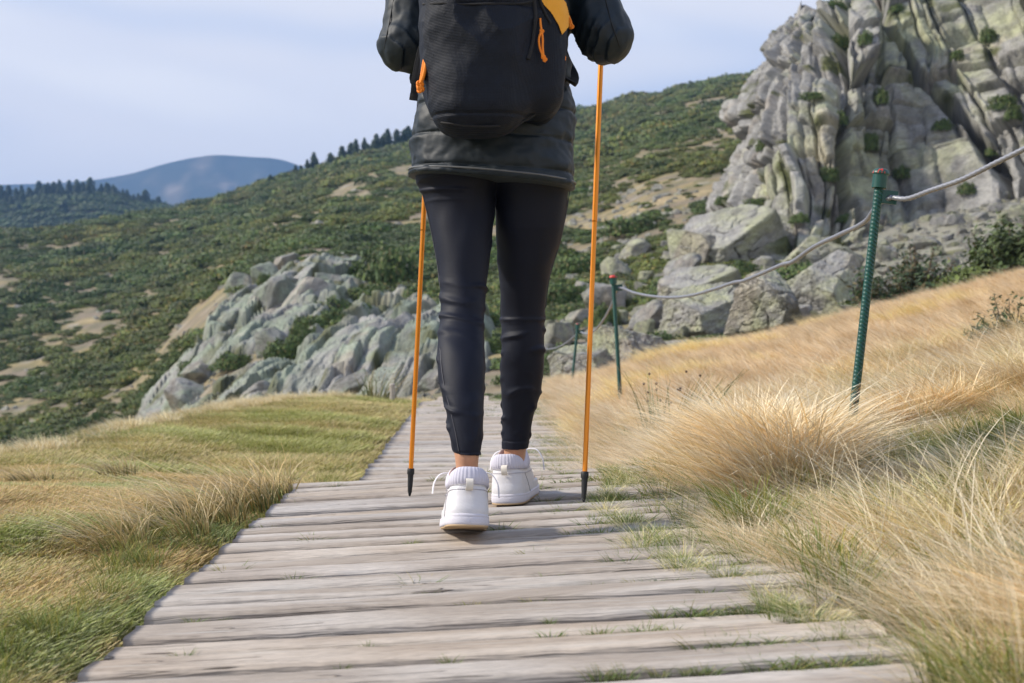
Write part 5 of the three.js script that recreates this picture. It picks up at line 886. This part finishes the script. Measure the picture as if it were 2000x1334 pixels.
cable([holes[1].clone().add(V(0, 0, 0.012)), holes[1].clone().add(V(-0.008, -0.012, -0.05)), ...[[1196, 592], [1186, 612], [1172, 634], [1158, 648], [1146, 652]].map(([x, y]) => C(x, y, 7.5, 11.1, 1205, 1133)), holes[2]], 'slack steel cable between the middle and the farthest visible fence post');
cable([holes[2].clone().add(V(0, 0, 0.012)), ...[[1122, 657], [1108, 668], [1090, 678], [1070, 682], [1045, 676]].map(([x, y]) => C(x, y, 11.2, 14.6, 1133, 1014)), holes[3]], 'steel cable running from the farthest visible post behind the right leg of the hiker');

// ------------------------------------------------------------------ grass
function tuftGeo(seed, o) { // a bunch of bent blades; leans towards +x by o.lean
  const r = rng(seed), pos = [], idx = [], col = [], S = o.seg ?? 5;
  for (let i = 0; i < o.n; i++) {
    const a = r() * 6.283, R = o.rad * Math.sqrt(r()), h = o.h * (0.45 + 0.65 * r()), w = o.w * (0.6 + 0.7 * r());
    const la = a * 1 + (r() - 0.5) * 1.2, out = (o.spread ?? 0.35) * (0.3 + r()), lx = Math.cos(la) * out + (o.lean ?? 0) * (0.6 + 0.8 * r()), lz = Math.sin(la) * out + (o.side ?? 0) * (r() - 0.5), dr = (o.droop ?? 0.3) * (0.4 + r());
    const yaw = r() * 6.283, sx = Math.cos(yaw), sz = Math.sin(yaw), base = pos.length / 3, ck = 0.75 + 0.5 * r(), c = r(), kink = (r() - 0.5) * 0.12;
    for (let s = 0; s <= S; s++) {
      const t = s / S, f = t + 0.0, horiz = h * (f * 0.5 + 0.9 * f * f) , y = h * (t - dr * t * t) - 0.01;
      const x = Math.cos(a) * R + lx * horiz + kink * h * t * t, z = Math.sin(a) * R + lz * horiz - kink * h * t * t * 0.6, ww = w * (1 - 0.85 * t * t) * 0.5;
      pos.push(x - sx * ww, y, z - sz * ww, x + sx * ww, y, z + sz * ww);
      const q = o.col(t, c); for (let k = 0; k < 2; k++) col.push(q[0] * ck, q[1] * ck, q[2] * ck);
      if (s < S) { const b = base + s * 2; idx.push(b, b + 1, b + 2, b + 1, b + 3, b + 2); }
    }
  }
  return geom(pos, idx, col);
}
const strawMat = new THREE.MeshPhysicalMaterial({ vertexColors: true, roughness: 0.7, transmission: 0.35, thickness: 0 }); strawMat.name = 'dry_grass_blades';
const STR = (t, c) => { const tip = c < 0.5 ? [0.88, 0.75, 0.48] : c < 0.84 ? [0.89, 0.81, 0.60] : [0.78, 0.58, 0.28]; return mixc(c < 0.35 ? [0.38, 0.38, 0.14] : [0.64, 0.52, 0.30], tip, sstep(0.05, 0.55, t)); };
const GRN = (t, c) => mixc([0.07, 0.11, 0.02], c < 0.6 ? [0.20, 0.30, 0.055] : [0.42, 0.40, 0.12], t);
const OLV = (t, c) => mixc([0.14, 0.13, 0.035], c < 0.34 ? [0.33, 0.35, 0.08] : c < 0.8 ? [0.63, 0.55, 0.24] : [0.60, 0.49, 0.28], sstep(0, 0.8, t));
const TUFTS = {
  long: [1, 2, 3, 4].map((s) => tuftGeo(s * 3, { n: 80, rad: 0.045, h: 0.22, w: 0.0034, lean: 0.16, spread: 0.75, droop: 0.40, seg: 6, side: 0.6, col: STR })),
  mid: [1, 2, 3].map((s) => tuftGeo(s * 5 + 50, { n: 64, rad: 0.06, h: 0.16, w: 0.0034, lean: 0.16, spread: 0.8, droop: 0.36, seg: 5, side: 0.6, col: STR })),
  far: [1, 2, 3].map((s) => tuftGeo(s * 7 + 90, { n: 100, rad: 0.12, h: 0.17, w: 0.0045, lean: 0.25, spread: 0.5, droop: 0.4, seg: 3, col: STR })),
  stalk: [1, 2].map((s) => tuftGeo(s * 29 + 20, { n: 7, rad: 0.05, h: 0.32, w: 0.0017, lean: 0.25, spread: 0.5, droop: 0.3, seg: 6, side: 0.6, col: (t) => mixc([0.55, 0.45, 0.24], [0.88, 0.80, 0.62], t) })),
  green: [1, 2].map((s) => tuftGeo(s * 11 + 120, { n: 80, rad: 0.06, h: 0.13, w: 0.0026, lean: 0.15, spread: 0.45, droop: 0.3, seg: 4, col: GRN })),
  turf: [1, 2, 3, 4].map((s) => tuftGeo(s * 13 + 160, { n: 120, rad: 0.085, h: 0.017, w: 0.0034, lean: 0.0, spread: 0.9, droop: 0.25, seg: 2, col: OLV })),
  turfFar: [1, 2].map((s) => tuftGeo(s * 17 + 190, { n: 150, rad: 0.17, h: 0.024, w: 0.005, lean: 0.2, spread: 0.9, droop: 0.2, seg: 2, col: OLV })),
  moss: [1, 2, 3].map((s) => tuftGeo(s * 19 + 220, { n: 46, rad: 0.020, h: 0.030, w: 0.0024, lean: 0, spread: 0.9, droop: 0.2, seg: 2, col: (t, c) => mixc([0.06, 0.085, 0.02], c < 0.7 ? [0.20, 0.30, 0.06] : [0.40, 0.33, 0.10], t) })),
};
const beds = {};
function sow(kind, variant, x, y, z, yaw, s, c, sy = 1) { const k = kind + variant; (beds[k] ??= { kind, variant, m: [], c: [] }); beds[k].m.push(new THREE.Matrix4().compose(V(x, y, z), new THREE.Quaternion().setFromEuler(new THREE.Euler(0, yaw, 0)), V(s, s * sy, s))); beds[k].c.push(c); }
const edgeR = (d) => 0.415 + 0.16 * sstep(2.2, 1.5, d) + 0.07 * noise(d * 3.1, 2) + 0.05 * noise(d * 9, 5) - 0.10 * Math.exp(-(((d - 2.75) / 0.4) ** 2));   // where the dry grass hangs over the planks
const GP = [[0.60, 2.62, 0.07], [0.70, 2.75, 0.07], [0.66, 2.2, 0.08], [0.62, 1.42, 0.09], [0.85, 1.9, 0.08], [1.05, 2.5, 0.09], [0.62, 2.0, 0.05], [1.3, 3.0, 0.1]];   // green hearts among the dry grass
const surf = (x, z) => { const d = -z; return Math.abs(x) < 0.6 && d < 12.6 ? Math.max(groundY(x, z), deckY(x, z) - 0.09) : groundY(x, z); };
{
  const r = rng(4);
  const right = (d, n, kinds, smin_, smax_) => { for (let i = 0; i < n; i++) { } };
  // right meadow, near: long fine hair combed to the left over the planks
  const area = (n, dA, dB, f) => { for (let i = 0; i < n; i++) { const d = Math.sqrt(lerp(dA * dA, dB * dB, r())); f(d); } };
  const lowAt = (x, d) => { const q = VX + x / d * F; return d > 2.55 && d < 3.75 ? sstep(1570, 1640, q) * (1 - 0.35 * sstep(1760, 1950, q)) : 0; };   // grazed short around the near post
  const hollowAt = (x, d) => Math.exp(-(((x - 1.32) / 0.34) ** 2) - (((d - 3.12) / 0.26) ** 2)) + 0.8 * Math.exp(-(((x - 1.0) / 0.3) ** 2) - (((d - 2.55) / 0.15) ** 2));   // green hollows
  area(690, 1.1, 6.2, (d) => { // tussocks: bunches that fan out from a heart
    const xm = (2230 - VX) / F * d + 0.15, x = lerp(0.60, Math.max(xm, 0.9), Math.pow(r(), 0.9)), z = -d, hol = hollowAt(x, d); if (hol > 0.3 && r() < hol) return;
    const R = 0.05 + 0.06 * r(), w = 0.72 + 0.42 * r(), hu = r(), base = hu < 0.12 ? [w * 0.78, w * 0.8, w * 0.55] : hu < 0.3 ? [w * 1.0, w * 0.89, w * 0.74] : [w, w * 0.99, w * 0.97], n = 6 + Math.floor(r() * 5), hs = (0.62 + 0.5 * r()) * (1 - 0.62 * lowAt(x, d)), wind = Math.PI + 0.5 + 0.8 * noise(x * 1.5, z * 1.5, 5);
    for (let i = 0; i < n; i++) { const a = r() * 6.28, q = R * Math.sqrt(r()), xx = x + Math.cos(a) * q, zz = z - Math.sin(a) * q, k = 0.88 + 0.26 * r(); const yaw = Math.atan2(Math.sin(a) * q / R * 1.0 + Math.sin(wind) * 0.9, Math.cos(a) * q / R * 1.0 + Math.cos(wind) * 0.9);
      sow(r() < 0.55 ? 'long' : 'mid', Math.floor(r() * 3), xx, groundY(xx, zz), zz, yaw + (r() - 0.5) * 0.8, hs * (1.05 - 0.4 * q / R) * (0.85 + 0.3 * r()), lin(base[0] * k, base[1] * k, base[2] * k), 1.05); }
    if (r() < 0.35) sow('green', i2(), x + 0.06 * (r() - 0.5), groundY(x, z), z + 0.05, r() * 6.28, 0.6 + 0.5 * r(), lin(1.1, 1, 0.8));
  });
  area(2350, 1.1, 6.2, (d) => { // shorter growth between them
    const xm = (2230 - VX) / F * d + 0.15, x = lerp(0.57, Math.max(xm, 0.9), Math.pow(r(), 0.9)), z = -d, y = groundY(x, z), hol = hollowAt(x, d), g = fbm(x * 1.9 + 3, z * 1.9, 2, 3);
    if ((hol > 0.3 && r() < hol * 1.3) || (g > 0.12 && r() < 0.5)) { sow('green', i2(), x, y, z, r() * 6.28, (0.6 + 0.5 * r()) * (1 - 0.3 * lowAt(x, d)), lin(0.95, 0.95, 0.75)); return; }
    const w = 0.62 + 0.5 * r(); sow('mid', Math.floor(r() * 3), x, y, z, r() * 6.28, (0.34 + 0.4 * r()) * (1 - 0.4 * lowAt(x, d)), lin(w, w * (0.9 + 0.1 * r()), w * (0.75 + 0.25 * r())));
  });
  function i2() { return Math.floor(r() * 2); }
  // the fringe lying over the right edge of the planks
  for (let i = 0; i < 620; i++) {
    const d = lerp(1.2, 3.78, r()), x = edgeR(d) + 0.16 + 0.16 * r(), z = -d, y = Math.max(SLOPE * x - 0.03, groundY(x, z)) ; const clump = noise(d * 4.3, 8); if (clump < -0.12 && r() < 0.75) continue;
    const w = 0.85 + 0.3 * r(); sow(r() < 0.6 ? 'long' : 'mid', Math.floor(r() * 3), x, y, z, Math.PI + 0.45 + (r() - 0.5) * 1.5, 0.38 + 0.3 * r(), lin(w, w * 0.99, w), 0.85);
    if (r() < 0.16) sow('green', i2(), x - 0.08, y, z, r() * 6.28, 0.5 + 0.4 * r(), lin(1, 1, 0.9));
  }
  for (const [a, b, c] of GP) for (let i = 0; i < 8; i++) { const x = a + (r() - 0.5) * c * 2.2, z = -b + (r() - 0.5) * c * 3.4; sow('green', i2(), x, Math.max(groundY(x, z), x < 0.6 ? SLOPE * x - 0.02 : -9) + 0.03, z, Math.PI + (r() - 0.5) * 3, 0.6 + 0.5 * r(), lin(1.2, 1.05, 0.75)); }
  for (let i = 0; i < 150; i++) { const d = lerp(1.25, 3.7, r()), x = edgeR(d) + 0.02 - 0.06 * r(), z = -d; sow(r() < 0.75 ? 'green' : 'mid', i2(), x, SLOPE * x - 0.012, z, r() * 6.28, 0.24 + 0.22 * r(), lin(0.95, 1, 0.85)); }
  for (let i = 0; i < 380; i++) { const d = lerp(1.3, 6.5, r()), x = lerp(0.62, (2050 - VX) / F * d, r()), z = -d; if (lowAt(x, d) < 0.3) sow('stalk', i2(), x, groundY(x, z), z, r() * 6.28, 0.8 + 0.6 * r(), lin(1, 1, 1)); }
  // big tussock mound in front of the near post
  for (let i = 0; i < 170; i++) { const a = r() * 6.28, R = Math.sqrt(r()), x = 0.74 + 0.21 * R * Math.cos(a), d = 3.5 + 0.55 * R * Math.sin(a), z = -d, y = groundY(x, z) + 0.10 * (1 - R * R) - 0.02, w = 0.88 + 0.25 * r(); sow('long', Math.floor(r() * 4), x, y, z, Math.atan2(Math.sin(a) * R - 0.15, Math.cos(a) * R - 0.45) + (r() - 0.5) * 1.0, 0.9 + 0.4 * r(), lin(w * 1.05, w * 1.04, w * 1.06), 1.0); }
  // bank along the right edge of the lower boardwalk
  for (let i = 0; i < 900; i++) { const d = lerp(3.9, 12, Math.pow(r(), 1.3)), x = 0.50 + 0.05 * noise(d * 2, 1) + 0.3 * r() - 0.06 * Math.exp(-(((d - 5.6) / 0.9) ** 2)), z = -d, y = surf(x, z), w = 0.8 + 0.28 * r(); sow(r() < 0.7 ? 'mid' : 'long', Math.floor(r() * 3), x, y, z, Math.PI + (r() - 0.5) * 1.4, 0.7 + 0.4 * r(), lin(w, w * 0.98, w)); if (d < 6.5 && r() < 0.3) sow('green', i2(), x + 0.05, y, z, r() * 6.28, 1.1, lin(1.1, 1.05, 0.8)); }
  // right meadow, farther
  area(6500, 5.4, 13.5, (d) => { const x = lerp(0.55, (2150 - VX) / F * d, r()), z = -d; const g = fbm(x * 1.1, z * 1.1, 4, 3), w = 0.86 + 0.2 * r() + 0.25 * g; const edge = sstep(11.2, 13.2, d); if (edge > r()) return; sow('far', Math.floor(r() * 3), x, groundY(x, z), z, Math.PI + (r() - 0.5) * 1.4, 0.55 + 0.35 * r() + 0.5 * clamp(g), lin(w * 1.04, w * (g > 0.2 ? 1.02 : 0.98), w * (g > 0.2 ? 0.82 : 0.98))); });
  // left turf
  area(10500, 1.2, 6.4, (d) => {
    const xl = (-80 - VX) / F * d, x = lerp(-0.545, Math.min(xl, -0.75), r()), z = -d, g = fbm(x * 1.7 + 9, z * 1.7, 2, 4), w = 0.8 + 0.4 * r();
    const c = g > 0.12 ? lin(w * 0.78, w * 0.95, w * 0.75) : g < -0.06 ? lin(w * 1.12, w * 0.92, w * 0.85) : r() < 0.12 ? lin(w * 0.7, w * 0.55, w * 0.5) : lin(w * 1.05, w, w * 0.9);
    const near = sstep(0.35, 0.02, -0.56 - x) ;
    sow('turf', Math.floor(r() * 4), x, groundY(x, z), z, r() * 6.28, 0.8 + 0.5 * r() + 0.5 * clamp(g), c, 0.7 + 0.6 * r());
    if (near > r() && r() < 0.05 + 0.06 * sstep(3, 1.6, d)) sow('green', i2(), Math.min(x, -0.56), groundY(x, z), z, r() * 6.28, 0.35 + 0.3 * r(), lin(1.15, 1.0, 0.75));
  });
  area(7200, 5.6, 12.6, (d) => {
    const x = lerp(-0.55, (-100 - VX) / F * d, r()), z = -d, y = groundY(x, z), g = fbm(x * 0.9 + 9, z * 0.9, 2, 4), w = 0.85 + 0.4 * r();
    sow('turfFar', i2(), x, y, z, r() * 6.28, 0.8 + 0.5 * r() + 0.8 * clamp(g), g > 0.08 ? lin(w * 0.85, w * 0.95, w * 0.75) : lin(w * 1.05, w, w * 1.0), 0.8 + 0.6 * r());
    const px = VX + x / d * F, crest = px < 250 ? lerp(6.3, 8.6, px / 250) : lerp(8.6, 11.3, (px - 250) / 350); if (Math.abs(d - crest) < 0.9 && r() < 0.25) sow('far', i2(), x, y, z, Math.PI + (r() - 0.5) * 2, 0.35 + 0.35 * r(), lin(0.95, 0.95, 0.9));
  });
  // green mossy tufts in the gaps between planks
  for (const [z, y0, sl] of gaps) {
    if (z > -1.2) continue; let x = -0.54; while (x < 0.58) { x += 0.012 + 0.02 * r(); const far = z < -3.8, p = sstep(-0.05, 0.42, x + 0.25 * noise(z * 6, x * 3, 4)) * 0.95 * sstep(0.0, 0.3, noise(x * 5, z * 9.7, 1) + 0.12) + 0.03; if (r() < p * (far ? 0.5 : 1)) { const w = 0.8 + 0.5 * r(); sow('moss', Math.floor(r() * 3), x, y0 + sl * x - 0.006, z, r() * 6.28, (0.6 + 0.7 * r() + 0.4 * (x > 0.3)) * (z > -2.2 ? 0.62 : 1), lin(w, w, w * 0.9)); } }
  }
}
// the tussock on the left edge of the planks, and rushes: plants that stand out singly
function tussock(name, label, category, x, z, list) { const g = thing(name, label, category, V(x, groundY(x, z), z)); list.forEach(([n, gg, m, dx, dz, yaw, s, sy]) => { const q = mesh(n, gg, m, g); q.position.set(dx, 0, dz); q.rotation.y = yaw; q.scale.set(s, s * sy, s); }); return g; }
{
  const dry = (s, n, h, lean) => tuftGeo(s, { n: Math.round(n * 0.7), rad: 0.08, h: h * 1.1, w: 0.0030, lean, spread: 0.6, droop: 0.42, seg: 6, side: 0.6, col: (t, c) => mixc(c < 0.5 ? [0.09, 0.12, 0.025] : [0.30, 0.22, 0.07], c < 0.6 ? [0.80, 0.60, 0.30] : [0.82, 0.68, 0.42], sstep(0.15, 0.7, t)) });
  const gr = (s, n, h) => tuftGeo(s, { n, rad: 0.10, h, w: 0.0028, lean: 0.25, spread: 0.5, droop: 0.35, seg: 5, col: (t, c) => mixc([0.08, 0.12, 0.03], [0.26, 0.34, 0.09], t) });
  const L = [[-0.68, -3.42, 0.2], [-0.70, -3.15, 0.22], [-0.74, -2.85, 0.24], [-0.82, -2.55, 0.2]];
  const t1 = thing('grass_tussock', 'golden tussock of bent dry grass along the left edge of the boardwalk', 'grass tussock', V(-0.66, groundY(-0.72, -3.0), -3.0));
  [[0.0, -0.42, 300, 0.17], [-0.02, -0.22, 320, 0.19], [-0.06, 0.02, 320, 0.2], [-0.10, 0.24, 300, 0.19], [-0.2, 0.42, 260, 0.17]].forEach(([dx, dz, n, h], i) => { const a = mesh('dry_blades', dry(i * 7 + 301, n, h, 0.5), strawMat, t1); a.position.set(dx + 0.02, 0, dz - 0.22); a.rotation.y = Math.PI + 0.35; const b = mesh('green_blades', gr(i * 5 + 331, 130, 0.075 + 0.02 * (i > 2)), mossMat, t1); b.position.set(dx + 0.08, -0.02, dz - 0.16); b.rotation.y = Math.PI + 0.6; });
  const t2 = thing('grass_tussock', 'small green and straw tussock where the lower boardwalk meets the left turf', 'grass tussock', V(-0.62, groundY(-0.66, -4.9), -4.9));
  [[0, 0], [-0.08, 0.2], [-0.03, -0.25]].forEach(([dx, dz], i) => { const a = mesh('dry_blades', dry(i * 9 + 401, 200, 0.13, 0.4), strawMat, t2); a.position.set(dx - 0.08, 0, dz); a.rotation.y = Math.PI + 0.3; const b = mesh('green_blades', gr(i * 9 + 431, 160, 0.10), mossMat, t2); b.position.set(dx, 0, dz); b.rotation.y = i * 2; });
  const t3 = thing('grass_tussock', 'pale fluffy dry tussock on the turf at the far left', 'grass tussock', W(130, 935, 4.9)); t3.position.y = groundY(t3.position.x, t3.position.z); t3.updateMatrix();
  [[-0.10, 0.1], [0.16, -0.15]].forEach(([dx, dz], i) => { const a = mesh('dry_blades', dry(i * 9 + 501, 200, 0.10, 0.5), strawMat, t3); a.position.set(dx, 0, dz); a.rotation.y = Math.PI; });
  const rush = (seed, n, h) => tuftGeo(seed, { n, rad: 0.09, h, w: 0.0055, lean: 0.12, spread: 0.28, droop: 0.1, seg: 5, col: (t, c) => mixc([0.08, 0.10, 0.03], c < 0.7 ? [0.16, 0.20, 0.06] : [0.42, 0.30, 0.12], t) });
  for (const [px, d, w, h, label] of [[1315, 5.6, 1.5, 0.40, 'clump of tall green-brown rushes behind the big pale tussock'], [740, 11.4, 1.5, 0.36, 'clump of rushes at the left end of the lower boardwalk']]) {
    const x = (px - VX) / F * d, g = thing('rush_clump', label, 'rushes', V(x, groundY(x, -d) - 0.02, -d)); mesh('stems', rush(px, 90, h), mossMat, g).scale.set(w, 1, w);
    const s = [], r = rng(px); for (let i = 0; i < 16; i++) { const q = new THREE.IcosahedronGeometry(0.006, 1); q.translate((r() - 0.5) * 0.3, h * (0.5 + 0.4 * r()), (r() - 0.5) * 0.2); s.push(q); } mesh('seed_heads', mergeGeometries(s), barkMat, g);
  }
  const stub = thing('wooden_stub', 'short weathered wooden stub beside the rushes at the left end of the boardwalk', 'post', (() => { const d = 11.2, x = (766 - VX) / F * d; return V(x, groundY(x, -d) - 0.03, -d); })()); mesh('stub', tube([V(0, 0, 0), V(0.004, 0.1, 0), V(0, 0.19, 0.004)], (t, a) => 0.024 + 0.003 * Math.cos(a * 3), 10, 12), plankMats[1], stub);
}
const bedNames = { stalk: ['dry_grass', 'single long pale grass stalks standing over the meadow', strawMat], long: ['dry_grass', 'long pale dry grass of the meadow right of the boardwalk', strawMat], mid: ['dry_grass', 'pale dry grass of the meadow right of the boardwalk', strawMat], far: ['dry_grass', 'dry grass covering the farther meadow', strawMat], green: ['green_grass', 'green grass growing through the dry grass and along the planks', mossMat], turf: ['turf', 'short olive and straw coloured turf left of the boardwalk', mossMat], turfFar: ['turf', 'short turf farther off left of the boardwalk', mossMat], moss: ['gap_grass', 'tiny green grass growing in the gaps between planks', mossMat] };
for (const b of Object.values(beds)) {
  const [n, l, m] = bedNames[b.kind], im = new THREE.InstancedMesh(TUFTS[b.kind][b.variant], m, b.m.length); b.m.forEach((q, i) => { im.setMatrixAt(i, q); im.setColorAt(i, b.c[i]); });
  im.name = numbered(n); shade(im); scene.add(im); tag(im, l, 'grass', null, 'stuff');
}

renderer.render(scene, camera);
